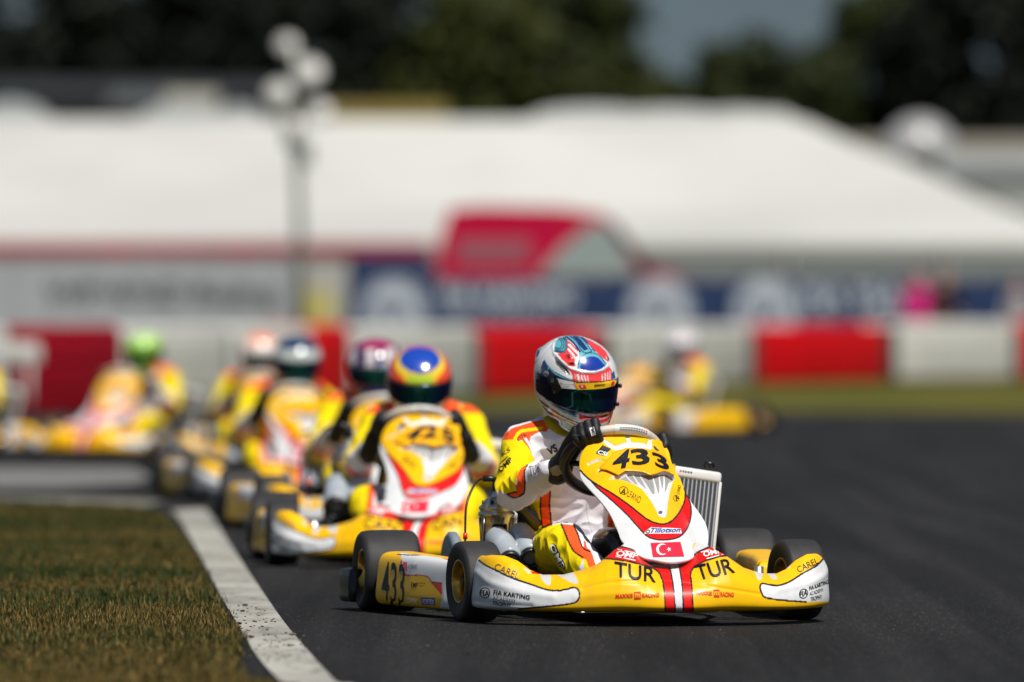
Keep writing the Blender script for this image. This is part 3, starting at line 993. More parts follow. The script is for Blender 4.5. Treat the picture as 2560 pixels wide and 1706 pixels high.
    for a in al:
        p = ring_pt(a, rim_r(a)); rd = (p - SWC).normalized()
        for t in np.linspace(-2.6, 1.2, 12):
            V.append(p + (rd * math.cos(t) + SWN * math.sin(t)) * .0168)
    mb.add(V, grid_faces(40, 12), m_cream)
    for k, a in enumerate(np.linspace(-.55, .0, 11)):
        p = ring_pt(a, rim_r(a)); rd = (p - SWC).normalized(); tg = rd.cross(SWN)
        for t0 in (-.35, -.75):
            if k in (0, 1) and t0 > -.5: m_ = m_ink_red
            else: m_ = m_ink_grey
            c_ = [p + tg * dx + (rd * math.cos(t) + SWN * math.sin(t)) * .0175 for dx, t in ((-.003, t0 - .12), (.003, t0 - .12), (.003, t0 + .12), (-.003, t0 + .12))]
            mb.add(c_, [(0, 1, 2, 3)], m_, False)
    mb.build("rim_label", sw)
    # fuel tank between the knees
    mb = MB(); mb.box((.80, 0, .165), (.27, .15, .25), mat("tank_smoke", (.015, .018, .012), .25, coat=.4), bev=.055); mb.build("fuel_tank", root)
    # engine on the driver's right
    en = new_obj("engine", None, root); en.location = (.20, -.275, 0); en.empty_display_size = .1
    mb = MB()
    RX = Matrix.Rotation(math.pi / 2, 4, 'X')
    def L(prof, m, M=Matrix.Identity(4), n=40, dst=None, sm=True):
        (dst or mb).lathe([(a, r_) for a, r_ in prof], m, M @ RX, n, sm)
    # vertical lathes: axial -> z
    L([(.03, .001), (.03, .062), (.05, .070), (.12, .070), (.15, .055), (.18, .052)], m_steel)
    mb.box((0, .01, .09), (.16, .10, .10), m_steel, bev=.02)
    mb.build("crankcase", en)
    mb = MB()
    L([(.18, .052), (.205, .054), (.212, .062), (.222, .062), (.225, .050), (.25, .049), (.29, .051), (.312, .055), (.318, .060), (.326, .060), (.330, .054), (.334, .054), (.338, .058), (.345, .058), (.352, .048), (.372, .034), (.378, .018), (.378, .001)], m_steel, n=56)
    for k in range(6):
        t = 2 * math.pi * (k + .5) / 6
        mb.tube([(.043 * math.cos(t), .043 * math.sin(t), .338), (.043 * math.cos(t), .043 * math.sin(t), .366)], .0055, m_blackm, n=6)
    for k in range(10):
        t = 2 * math.pi * k / 10
        mb.tube([(.050 * math.cos(t), .050 * math.sin(t), .215), (.056 * math.cos(t + .25), .056 * math.sin(t + .25), .31)], .003, m_steel, n=6)
    mb.box((.045, 0, .265), (.03, .05, .05), m_blackm, bev=.006)
    mb.build("cylinder", en)
    mb = MB()
    L([(.372, .014), (.385, .014), (.39, .010), (.41, .010)], m_alu)
    L([(.395, .012), (.40, .014), (.435, .013), (.442, .006)], m_black)
    mb.tube([(0, 0, .425), (0, -.012, .437), (0, -.045, .437)], .010, m_black)
    wire = catmull([(0, -.04, .437), (.03, -.075, .425), (.08, -.115, .36), (.10, -.125, .28), (.10, -.125, .20)], 10)
    mb.tube(wire, .0038, m_black, n=8)
    mb.tube([(.10, -.125, .262), (.10, -.125, .242)], .0075, m_ink_red, n=10)
    mb.build("spark_plug_lead", en)
    mb = MB()
    mb.tube(catmull([(.03, .03, .36), (.02, .07, .35), (-.02, .13, .30), (-.05, .17, .26), (-.06, .20, .18)], 8), .024, m_black, n=14)
    mb.build("water_hose", en)
    # exhaust
    mb = MB()
    mb.tube(catmull([(-.06, -.01, .17), (-.12, -.03, .16), (-.20, -.02, .16), (-.30, .06, .17), (-.34, .16, .18)], 8), [.022 + .028 * min(1, k / 14) for k in range(33)], m_steel, n=20)
    mb.build("exhaust", en)
    # carburettor + twin intake silencer pointing forward
    mb = MB()
    mb.tube([(.06, .0, .215), (.15, .0, .215)], .024, m_blackm, n=16)
    mb.box((.10, 0, .19), (.05, .06, .06), m_steel, bev=.008)
    mb.build("carburettor", en)
    mb = MB()
    T1 = [((.15, -.030, .245), (.24, -.026, .222), (.350, -.030, .180)), ((.15, .046, .258), (.24, .046, .234), (.350, .038, .190))]
    for a, b_, c_ in T1:
        P = catmull([a, b_, c_], 8)
        mb.tube([Vector(a) - Vector((.012, 0, -.002))] + [Vector(p) for p in P], [.022] + [.040] * 3 + [.042] * (len(P) - 3), m_airbox, n=28)
    mb.box((.235, .010, .212), (.15, .08, .05), m_airbox, bev=.02)
    mb.build("intake_silencer", en)
    for a, b_, c_ in T1:
        d = (Vector(c_) - Vector(b_)).normalized(); p = Vector(c_)
        hb = MB()
        M = Matrix.Translation(p) @ d.to_track_quat('Y', 'Z').to_matrix().to_4x4()
        hb.lathe([(-.012, .036), (-.006, .0365), (.014, .0355), (.021, .032), (.021, .028), (.008, .026), (-.02, .024), (-.02, .001)], m_black, M, 32)
        hb.build("intake_mouth", en)
    mb = MB()
    mb.box((.31, .03, .13), (.10, .15, .012), m_black, rot=Matrix.Rotation(rad(25), 3, 'Y'), bev=.004)
    mb.box((.345, .06, .105), (.03, .07, .02), m_alu, rot=Matrix.Rotation(rad(25), 3, 'Y'), bev=.005)
    mb.build("engine_mount", en)
    # chain guard
    mb = MB()
    mb.lathe([(-.016, .03), (-.018, .11), (-.010, .122), (.010, .122), (.018, .11), (.016, .03)], m_galu, Matrix.Translation((.02, -.385, .138)), 48)
    mb.box((.10, -.385, .20), (.12, .034, .05), m_galu, bev=.012)
    mb.build("chain_guard", root)
    # radiator on the driver's left
    rr = new_obj("radiator", None, root); rr.location = (.36, .305, .205); rr.rotation_euler = (rad(-9), rad(-14), 0); rr.empty_display_size = .1
    mb = MB(); mb.box((0, 0, .118), (.030, .205, .236), m_fin)
    for k in range(15):
        y = -.098 + k * .014
        mb.box((.0165, y, .118), (.006, .0045, .234), m_alu)
    for k in range(46):
        mb.box((.0150, 0, .004 + k * .0051), (.002, .20, .0009), m_fin)
    mb.build("core", rr)
    mb = MB(); mb.box((0, -.002, .256), (.045, .225, .040), m_cream, bev=.012); 
    for k in range(5):
        mb.box((.0232, -.03 + .009 * k, .258), (.001, .006, .006), m_ink_crim if k < 1 else m_ink_grey)
    mb.build("top_tank", rr)
    mb = MB(); mb.box((0, .108, .118), (.036, .010, .25), m_cream, bev=.003); mb.box((0, -.108, .118), (.036, .010, .25), m_cream, bev=.003); mb.box((0, 0, -.014), (.04, .225, .03), m_cream, bev=.008); mb.build("frame", rr)
    mb = MB(); mb.lathe([(0, .001), (0, .013), (.018, .013), (.020, .019), (.030, .019), (.033, .014), (.033, .001)], m_black, Matrix.Translation((0, .068, .274)) @ Matrix.Rotation(math.pi / 2, 4, 'X'), 24)
    mb.build("filler_cap", rr)
    mb = MB(); mb.tube([(0, -.04, .275), (-.02, -.06, .283), (-.08, -.08, .27)], .011, m_black); mb.build("hose_stub", rr)
    # brake and pedals
    for s in (-1, 1):
        mb = MB(); mb.tube(catmull([(1.30, s * .17, .06), (1.33, s * .17, .14), (1.34, s * .15, .20), (1.34, s * .10, .21)], 5), .007, m_alu)
        mb.build("pedal", root)
    mb = MB()
    mb.lathe([(-.004, .02), (-.004, .09), (.004, .09), (.004, .02)], m_steel, Matrix.Translation((.0, .38, .133)), 40, smooth=False)
    mb.box((.06, .38, .19), (.07, .05, .05), m_blackm, bev=.01)
    mb.build("brake_disc", root)
    return root, dict(number=number, country=country, panel_bvh=panel_bvh, nose=nose, panel=panel)

kart1, K1P = build_kart("go_kart", "leading yellow and white go-kart in sharp focus, nose number 433")
kart1.matrix_world = M1

# ------------------------------------------------------------------ drivers
def ell(mb, c, r, n=18):
    V = []; F = []
    for i in range(n + 1):
        ph = math.pi * i / n
        for k in range(2 * n):
            th = math.pi * k / n
            V.append((c[0] + r[0] * math.sin(ph) * math.cos(th), c[1] + r[1] * math.sin(ph) * math.sin(th), c[2] + r[2] * math.cos(ph)))
    F = grid_faces(n + 1, 2 * n, True)
    mb.add(V, F, m_suit)

def limb(mb, pts, rs, n=20, flat=None):
    """tapered limb with domed ends"""
    P = catmull(pts, 8); k = np.linspace(0, len(pts) - 1, len(P))
    R = np.interp(k, range(len(pts)), rs)
    P = [Vector(p) for p in P]
    d0 = (P[0] - P[1]).normalized(); d1 = (P[-1] - P[-2]).normalized()
    head = [P[0] + d0 * R[0] * math.sin(a) for a in (1.5, 1.2, .8, .4)]; hr = [R[0] * math.cos(a) for a in (1.5, 1.2, .8, .4)]
    tail = [P[-1] + d1 * R[-1] * math.sin(a) for a in (.4, .8, 1.2, 1.5)]; tr = [R[-1] * math.cos(a) for a in (.4, .8, 1.2, 1.5)]
    mb.tube(head + P + tail, hr + list(R) + tr, m_suit, n=n)

def remeshed(mb, voxel, smooth=6, name="m", sub=0):
    o = mb.build("tmp_shape")
    a = o.modifiers.new("r", 'REMESH'); a.mode = 'VOXEL'; a.voxel_size = voxel
    b = o.modifiers.new("s", 'SMOOTH'); b.factor = .5; b.iterations = smooth
    if sub:
        c_ = o.modifiers.new('d', 'SUBSURF'); c_.levels = sub; c_.render_levels = sub
    dg = bpy.context.evaluated_depsgraph_get()
    me = bpy.data.meshes.new_from_object(o.evaluated_get(dg))
    me.name = name
    old = o.data
    bpy.data.objects.remove(o); bpy.data.meshes.remove(old)
    me.polygons.foreach_set('use_smooth', [True] * len(me.polygons))
    return me

def body_mesh(J, voxel, seed=0, fold=1.0, sub=0):
    mb = MB()
    nk = J['neck']
    sp = catmull([(.10, 0, .13), (.12, 0, .25), (.17, nk[1] * .5, .40), (.215, nk[1] * .8, .52), (.235, nk[1], .585)], 6)
    w = np.interp(np.linspace(0, 1, len(sp)), [0, .25, .6, .85, 1], [.155, .150, .165, .150, .07]); dpt = np.interp(np.linspace(0, 1, len(sp)), [0, .4, .75, 1], [.115, .11, .115, .06])
    q = 36; V = []
    for i, p in enumerate(sp):
        for k in range(q):
            t = 2 * math.pi * k / q
            V.append((p[0] + dpt[i] * math.cos(t), p[1] + w[i] * math.sin(t), p[2] + (.03 * math.cos(t))))
    V = V
    mb.add(V, grid_faces(len(sp), q, True) + [tuple(range(q))[::-1], tuple((len(sp) - 1) * q + k for k in range(q))], m_suit)
    limb(mb, [sp[-2], nk, (nk[0] + .02, nk[1], nk[2] + .09)], [.085, .068, .062])
    for s in ('r', 'l'):
        sh, el, wr, hip, kn, an, toe = [J[s + k] for k in ('sh', 'el', 'wr', 'hip', 'kn', 'an', 'toe')]
        limb(mb, [nk, tuple(np.array(nk) * .45 + np.array(sh) * .55 + np.array((0, 0, .004))), sh], [.066, .070, .072])
        m1 = tuple(np.array(sh) * .5 + np.array(el) * .5)
        m2 = tuple(np.array(el) * .55 + np.array(wr) * .45)
        limb(mb, [sh, m1, el], [.072, .064, .058]); limb(mb, [el, m2, wr], [.056, .052, .036])
        m3 = tuple(np.array(hip) * .5 + np.array(kn) * .5 + np.array((0, 0, .012)))
        limb(mb, [hip, m3, kn], [.098, .086, .066]); m4 = tuple(np.array(kn) * .6 + np.array(an) * .4)
        limb(mb, [kn, m4, an], [.064, .060, .040]); limb(mb, [an, tuple(np.array(an) * .5 + np.array(toe) * .5), toe], [.040, .036, .030])
    me = remeshed(mb, voxel, 7, "race_suit", sub)
    V = coords_of(me).copy(); N = normals_of(me)
    el_r = Vector(J['rel']); el_l = Vector(J['lel']); kn_r = Vector(J['rkn'])
    off = np.empty(len(V))
    for i, (p, n_) in enumerate(zip(V, N)):
        v = Vector(p)
        a = noise.noise(Vector((v.x * 9 + seed, v.y * 9, v.z * 22)))
        b = noise.noise(Vector((v.x * 28, v.y * 20 + seed, v.z * 30)))
        c = noise.noise(Vector((v.x * 16 + v.z * 18, v.y * 14, seed + v.z * 9 - v.x * 7)))
        near = max(math.exp(-((v - el_r).length / .09) ** 2), math.exp(-((v - el_l).length / .09) ** 2), .7 * math.exp(-((v - kn_r).length / .12) ** 2), .8 * math.exp(-((v.z - .27) / .09) ** 2) * (v.x < .4))
        off[i] = (1 - abs(c) * 2.8) * .0066 * (0.45 + near) + a * .006 + b * .0028
    V += N * (off * fold)[:, None]
    me.vertices.foreach_set('co', V.ravel()); me.update()
    return me

def suit_rule(J, dark=False):
    def f(V):
        C = np.empty((len(V), 3)); C[:] = SWH
        y = V[:, 1]; z = V[:, 2]; x = V[:, 0]
        ay = np.abs(y)
        C[(z < .62) & (x < .40) & (ay > .118)] = LEM
        C[(x < .40) & (ay > .095) & (ay < .120) & (z < .48)] = ORG
        # shoulders
        C[(z > .575) & (ay > .055) & (ay < .15)] = ORG
        C[(z > .62) & (ay < .09)] = (0.62, 0.42, 0.01)
        for s in ('r', 'l'):
            sh, el, wr = (np.array(J[s + k]) for k in ('sh', 'el', 'wr'))
            def seg(a, b):
                d = b - a; t = ((V - a) @ d) / (d @ d); q = np.clip(t, 0, 1)
                return t, np.linalg.norm(V - a - q[:, None] * d, axis=1)
            t1, d1 = seg(sh, el); t2, d2 = seg(el, wr)
            up = (d1 < .092) & (t1 > .15) & (d1 <= d2 + .02); C[up] = LEM
            C[(d1 < .085) & (t1 > -.2) & (t1 < .05) & (z > sh[2] + .045)] = ORG
            fo = (d2 < .075) & (t2 > .34) & (t2 <= 1.3); C[fo] = SWH
            C[(d2 < .08) & (t2 > .24) & (t2 < .36) & (d1 > .05)] = ORG
            hip, kn, an = (np.array(J[s + k]) for k in ('hip', 'kn', 'an'))
            t3, d3 = seg(hip, kn); t4, d4 = seg(kn, an)
            outer = (ay > abs(kn[1]) * .35 + (.1) * .65 * (1 - np.clip(t3, 0, 1)) )
            lg = ((d3 < .11) & (t3 > .25)) | (d4 < .09) & (x > .6)
            C[lg & (x > .42)] = SWH
            C[lg & (x > .42) & (ay > abs(kn[1]) - .035)] = ORG
            C[lg & (x > .42) & (ay > abs(kn[1]) - .012)] = LEM
            C[(x > an[0] - .04)] = BLK
        return C
    return f

J1 = dict(neck=(.245, -.015, .60), rsh=(.21, -.185, .545), rel=(.36, -.252, .393), rwr=(.605, -.185, .468),
          lsh=(.25, .150, .500), lel=(.42, .215, .38), lwr=(.65, .165, .47),
          rhip=(.20, -.095, .165), rkn=(.845, -.188, .236), ran=(1.19, -.14, .115), rtoe=(1.31, -.14, .15),
          lhip=(.20, .095, .165), lkn=(.845, .195, .225), lan=(1.19, .14, .115), ltoe=(1.31, .14, .15))
J2 = dict(neck=(.235, 0, .595), rsh=(.22, -.180, .540), rel=(.40, -.262, .355), rwr=(.635, -.195, .455),
          lsh=(.22, .180, .540), lel=(.40, .262, .355), lwr=(.635, .195, .455),
          rhip=(.20, -.095, .165), rkn=(.845, -.205, .236), ran=(1.19, -.14, .115), rtoe=(1.31, -.14, .15),
          lhip=(.20, .095, .165), lkn=(.845, .205, .236), lan=(1.19, .14, .115), ltoe=(1.31, .14, .15))

def glove_mesh(wr, alpha, side, voxel):
    """gloved hand closed round the rim at ring angle alpha (side -1 = right hand)"""
    G = ring_pt(alpha); rd = (G - SWC).normalized(); tg = (ring_pt(alpha + .05) - ring_pt(alpha - .05)).normalized()
    wr = Vector(wr)
    mb = MB()
    K = []
    for i in range(4):
        a = alpha + (i - 1.5) * .132
        g = ring_pt(a); r_ = (g - SWC).normalized()
        ln = (1.0, 1.08, 1.03, .86)[3 - i] if True else 1
        kn = g + r_ * .024 + SWN * .022 
        pip_ = g + r_ * (.026 * ln) - SWN * .016
        dip = g + r_ * -.004 - SWN * .030
        tip = g - r_ * .026 * ln - SWN * .012
        limb(mb, [kn, pip_, dip, tip], [.0150, .0138, .0125, .0110], n=14)
        K.append(kn)
    kc = (K[1] + K[2]) / 2
    for i in range(4):
        b = wr + (K[i] - kc) * .62
        limb(mb, [b, b.lerp(K[i], .55) + SWN * .006, K[i]], [.019, .019, .0165], n=14)
    d = (kc - wr).normalized()
    limb(mb, [wr - d * .055, wr - d * .02, wr, wr + d * .03], [.043, .041, .036, .034], n=22)
    # thumb leaves the palm's side near its base and closes on the rim from the driver's side
    tside = tg if (tg.dot(E2) < 0) else -tg
    tb = wr.lerp(kc, .35) - tside * .022
    gt = ring_pt(alpha) - tside * .028
    limb(mb, [tb, tb.lerp(gt, .5) + SWN * .022 , gt + SWN * .026, gt - (gt - SWC).normalized() * .022 + SWN * .022], [.017, .0155, .014, .012], n=14)
    # padded knuckle guard
    for i in range(1, 4):
        ell(mb, K[i] + rd * .004 + SWN * .002, (.014, .014, .014), 8)
    return remeshed(mb, voxel, 3, "glove")

# helmet surface
HZ = np.array([-.150, -.142, -.125, -.10, -.05, 0, .04, .07, .095, .115, .128, .135])
HF = np.array([.118, .135, .152, .163, .163, .158, .150, .136, .113, .083, .048, 0.0])
HB = np.array([.062, .075, .088, .106, .130, .145, .148, .140, .121, .092, .056, 0.0])
HW = np.array([.086, .094, .101, .110, .123, .129, .128, .118, .100, .075, .044, 0.0])
def helmet_grid(nr, nc):
    # row parameter follows the outline so the crown is evenly meshed
    zz = np.r_[np.linspace(-.150, .095, int(nr * .68), endpoint=False), .135 - (.040) * (np.linspace(1, 0, nr - int(nr * .68))) ** 2]
    def smooth(tab):
        # catmull through the table (natural looking crown)
        P = catmull(np.stack([HZ, tab], 1), 12); return np.interp(zz, P[:, 0], P[:, 1])
    f = smooth(HF); b = smooth(HB); w = smooth(HW)
    r_top = zz > .095
    V = []
    for i in range(nr):
        for k in range(nc):
            t = 2 * math.pi * k / nc
            c, s = math.cos(t), math.sin(t)
            e = .90
            L = f[i] if c > 0 else b[i]
            x = L * math.copysign(abs(c) ** e, c); y = w[i] * math.copysign(abs(s) ** e, s)
            z = zz[i]
            if z < -.055: z += (-.055 - z) * .80 * ((1 - c) / 2)    # neckline rises towards the back
            V.append((x, y, z))
    return np.array(V), grid_faces(nr, nc, True), zz

def helmet_obj(name, parent, M, nr, nc, color_fn=None, px_layers=None, base=WHT):
    V, F, zz = helmet_grid(nr, nc)
    F = F + [tuple(range((nr - 1) * nc, nr * nc))]
    # rear spoiler lip
    a = np.arctan2(V[:, 1], -V[:, 0]);
    lip = np.exp(-((V[:, 2] - .060) / .016) ** 2) * np.exp(-(a / .95) ** 4)
    V[:, 0] -= lip * .012; V[:, 2] += lip * .010
    # brow ridge above the eyeport and a rolled edge round the neck
    V[:, 0] += .004 * np.exp(-((V[:, 2] - .036) / .008) ** 2) * (V[:, 0] > .03)
    if px_layers is None:
        C = color_fn(V)
        me = raw_mesh(name, V, F, m_helm)
    else:
        Vk = V @ np.array(M)[:3, :3].T + np.array(M)[:3, 3]
        me = raw_mesh(name, V, F, m_helm)
        N = normals_of(me) @ np.array(M)[:3, :3].T
        C = design(Vk, N, base, px_layers, facing=0.0)
        # relief from the photograph: vents and channels
        X, Y = to_px(Vk); ok = ((EYEn - Vk) * N).sum(1) > 0
        h = np.zeros(len(V))
        ch = zH([(300, 420), (380, 520), (460, 600), (525, 660), (520, 640), (480, 560), (400, 480), (330, 410)])
        h -= .006 * pip(ch, X, Y) * ok
        for ln, am, w_ in (([(320, 360), (420, 470), (540, 570), (700, 620), (850, 625), (980, 590), (1060, 530)], .003, 3.0),
                           ([(330, 170), (290, 260), (310, 380)], .002, 2.5), ([(20, 530), (150, 370), (280, 220), (400, 120)], -.0015, 1.4),
                           ([(740, 1255), (890, 1255)], -.005, 2.0), ([(960, 1250), (1065, 1215)], -.005, 2.0),
                           ([(500, 390), (530, 420)], .006, 3.5), ([(520, 500), (590, 500)], .006, 3.5), ([(1040, 400), (1060, 450)], .005, 3.0)):
            h += am * np.exp(-(sdist(zH(ln), X, Y) / w_) ** 2) * ok
        Nl = normals_of(me)
        V = V + Nl * h[:, None]
        me.vertices.foreach_set('co', V.ravel()); me.update()
    set_col(me, C)
    o = new_obj(name, me, parent)
    o.matrix_local = M
    # inner rim at the neck
    mb = MB()
    ringp = [V[k] for k in range(nc)]
    inn = [(p[0] * .86 + .004, p[1] * .86, p[2] + .012) for p in ringp]
    cap_c = (0.02, 0, -.06)
    mb.add(ringp + inn + [cap_c], grid_faces(2, nc, True) + [(nc + k, nc + (k + 1) % nc, 2 * nc) for k in range(nc)], m_black)
    mb.build("helmet_lining", o)
    # eyeport visor: a shell standing 3 mm proud of the helmet
    nu, nv = 70, 22
    W = []
    for i in range(nu):
        th = rad(-104) + rad(208) * i / (nu - 1)
        k = abs(th) / rad(104)
        zt = .026 - .004 * k; zb = -.064 + .030 * k ** 2.2
        for j in range(nv):
            z = zb + (zt - zb) * j / (nv - 1)
            f_ = np.interp(z, HZ, HF); b_ = np.interp(z, HZ, HB); w_ = np.interp(z, HZ, HW)
            c, s = math.cos(th), math.sin(th)
            L = (f_ if c > 0 else b_) + .0045; ww = w_ + .0045
            W.append((L * math.copysign(abs(c) ** .9, c), ww * math.copysign(abs(s) ** .9, s), z))
    vm = raw_mesh("visor", W, [f[::-1] for f in grid_faces(nu, nv)], m_visor)
    vo = new_obj("visor", vm, o)
    sm = vo.modifiers.new("t", 'SOLIDIFY'); sm.thickness = .003; sm.offset = -1
    return o, vo

# ---- driver of the leading kart
def make_person(name, label, parts_mat=None, loc=None):
    r = new_obj(name, None); r.empty_display_size = .3
    tag(r, label, "person", "kart drivers")
    return r

drv1 = make_person("person", "driver with blue, coral and white helmet, seated in the leading kart numbered 433")
me = body_mesh(J1, .0056, 3, sub=1)
V = coords_of(me); N = normals_of(me)
bb = bvh_of(me)
dirs = V - EYEn; ln_ = np.linalg.norm(dirs, axis=1); dirs /= ln_[:, None]
vis = np.zeros(len(V), bool)
fc = ((EYEn - V) * N).sum(1) > 0
for i in np.nonzero(fc)[0]:
    loc, nor, idx, ds = bb.ray_cast(EYE, Vector(dirs[i]))
    vis[i] = loc is not None and ds > ln_[i] - .012
dark = (0.015, 0.012, 0.012)
arm_y = zD([(-60, 260), (60, 236), (150, 235), (200, 232), (300, 245), (350, 300), (390, 370), (420, 440), (340, 490), (290, 510), (250, 570), (235, 640), (230, 700), (240, 745), (150, 765), (90, 740), (-60, 720), (-80, 560), (-80, 400)])
L1 = [
    ('p', zD([(0, 0), (900, 0), (900, 1600), (0, 1600)]), SWH),
    ('p', zD([(100, 245), (120, 180), (200, 120), (390, 60), (520, 30), (560, 120), (530, 160), (480, 150), (450, 165), (380, 200), (370, 250), (420, 400), (330, 300), (300, 240), (220, 232)]), ORG),
    ('s', zD([(225, 225), (270, 160), (340, 140), (430, 130), (480, 120)]), LEM, 4.0),
    ('p', zD([(500, 40), (540, 110), (640, 180), (760, 220), (760, 150), (620, 60), (540, -20)]), (.55, .38, .01)),
    ('s', zD([(330, 225), (380, 310), (425, 420)]), (.75, .72, .72), 3.0),
    ('p', arm_y, LEM),
    ('p', zD([(340, 482), (320, 540), (320, 640), (318, 740), (290, 775), (200, 800), (140, 770), (240, 745), (232, 690), (250, 650), (238, 600), (255, 560), (290, 510)]), ORG),
    ('s', zD([(345, 482), (318, 545), (322, 640), (318, 740), (290, 778), (210, 803), (150, 770)]), dark, 2.0),
    ('s', zD([(150, 765), (240, 745)]), dark, 2.0),
    ('p', zD([(380, 850), (475, 830), (480, 1000), (500, 1120), (380, 1200), (330, 1000)]), LEM),
    ('p', zD([(478, 800), (570, 740), (568, 900), (585, 1080), (600, 1180), (530, 1150), (490, 1060), (474, 900)]), ORG),
    ('s', zD([(478, 800), (474, 900), (488, 1050), (515, 1140)]), dark, 2.0), ('s', zD([(570, 740), (566, 900), (585, 1085)]), dark, 2.0),
    ('s', zD([(930, 850), (925, 930), (950, 1050), (980, 1140)]), (.45, .42, .45), 0.9),
    ('p', zD([(380, 1600), (380, 1300), (420, 1180), (500, 1100), (600, 1070), (680, 1055), (690, 1110), (760, 1250), (830, 1340), (900, 1390), (850, 1500), (800, 1600)]), LEM),
    ('p', zD([(680, 1060), (800, 1070), (840, 1150), (890, 1300), (950, 1320), (1000, 1420), (880, 1400), (800, 1330), (740, 1210)]), ORG),
    ('s', zD([(680, 1060), (740, 1210), (800, 1325), (890, 1385)]), dark, 2.0), ('s', zD([(800, 1072), (840, 1160), (890, 1290), (960, 1330)]), dark, 2.0),
]
# only the arm may take the arm's colours, only the leg the leg's: depth gates by vertex position
C = design(V, N, suit_rule(J1), [], facing=0.0)
Cp = design(V, N, suit_rule(J1), L1, facing=0.0, vis=vis)
C = Cp
C[(V[:, 2] > .615) & (np.abs(V[:, 1] + .015) < .09)] = (0.62, 0.42, 0.01)
set_col(me, C)
me.materials.clear(); me.materials.append(m_suit)
suit1 = new_obj("body", me, drv1)
st = Stick(bb)
def QD(a, b, c): return zD([a, b, c])
st.line(*zD([(45, 500), (158, 395)]), 2.2, m_ink_black)
st.text("OMP", QD((85, 560), (205, 440), (55, 520)), m_ink_black, 0.03)
st.text("VKS", QD((60, 440), (180, 345), (48, 400)), m_ink_black, 0.0)
st.text("TUR", QD((372, 595), (480, 545), (358, 500)), m_ink_black, -0.01)
st.text("VS", QD((560, 395), (650, 345), (530, 320)), m_ink_black, 0.03)
st.text("OMP", QD((560, 1270), (680, 1520), (612, 1236)), m_ink_black, 0.13, off=.0012)
st.text("OMP", QD((563, 1276), (677, 1510), (606, 1246)), m_ink_white, 0.02, off=.0026)
st.text("OTK", QD((255, 250), (345, 195), (240, 215)), m_ink_black, 0.0)
join_into(suit1, st)
# gloves
ALPHA_R = rad(38)
gm = glove_mesh((.655, -.150, .500), ALPHA_R, -1, .0030)
gm.materials.clear(); gm.materials.append(m_glove)
g_r = new_obj("glove", gm, drv1)
st = Stick(bvh_of(gm))
st.poly(zD([(560, 520), (640, 480), (705, 500), (695, 560), (640, 590), (590, 580)]), m_beige, .002, 8)
st.poly(zD([(955, 120), (1000, 108), (1022, 185), (975, 200)]), m_ink_white, .0015, 5)
st.text("OMP", QD((985, 196), (962, 122), (1018, 184)), m_ink_black, 0.02, off=.003)
st.line(*zD([(800, 190), (900, 190)]), 2.0, m_ink_grey, .0015)
st.line(*zD([(520, 430), (530, 500)]), 1.5, m_ink_grey, .0015)
join_into(g_r, st)
gm = glove_mesh((.665, .150, .480), rad(-72), 1, .0040)
gm.materials.clear(); gm.materials.append(m_glove)
g_l = new_obj("glove", gm, drv1)
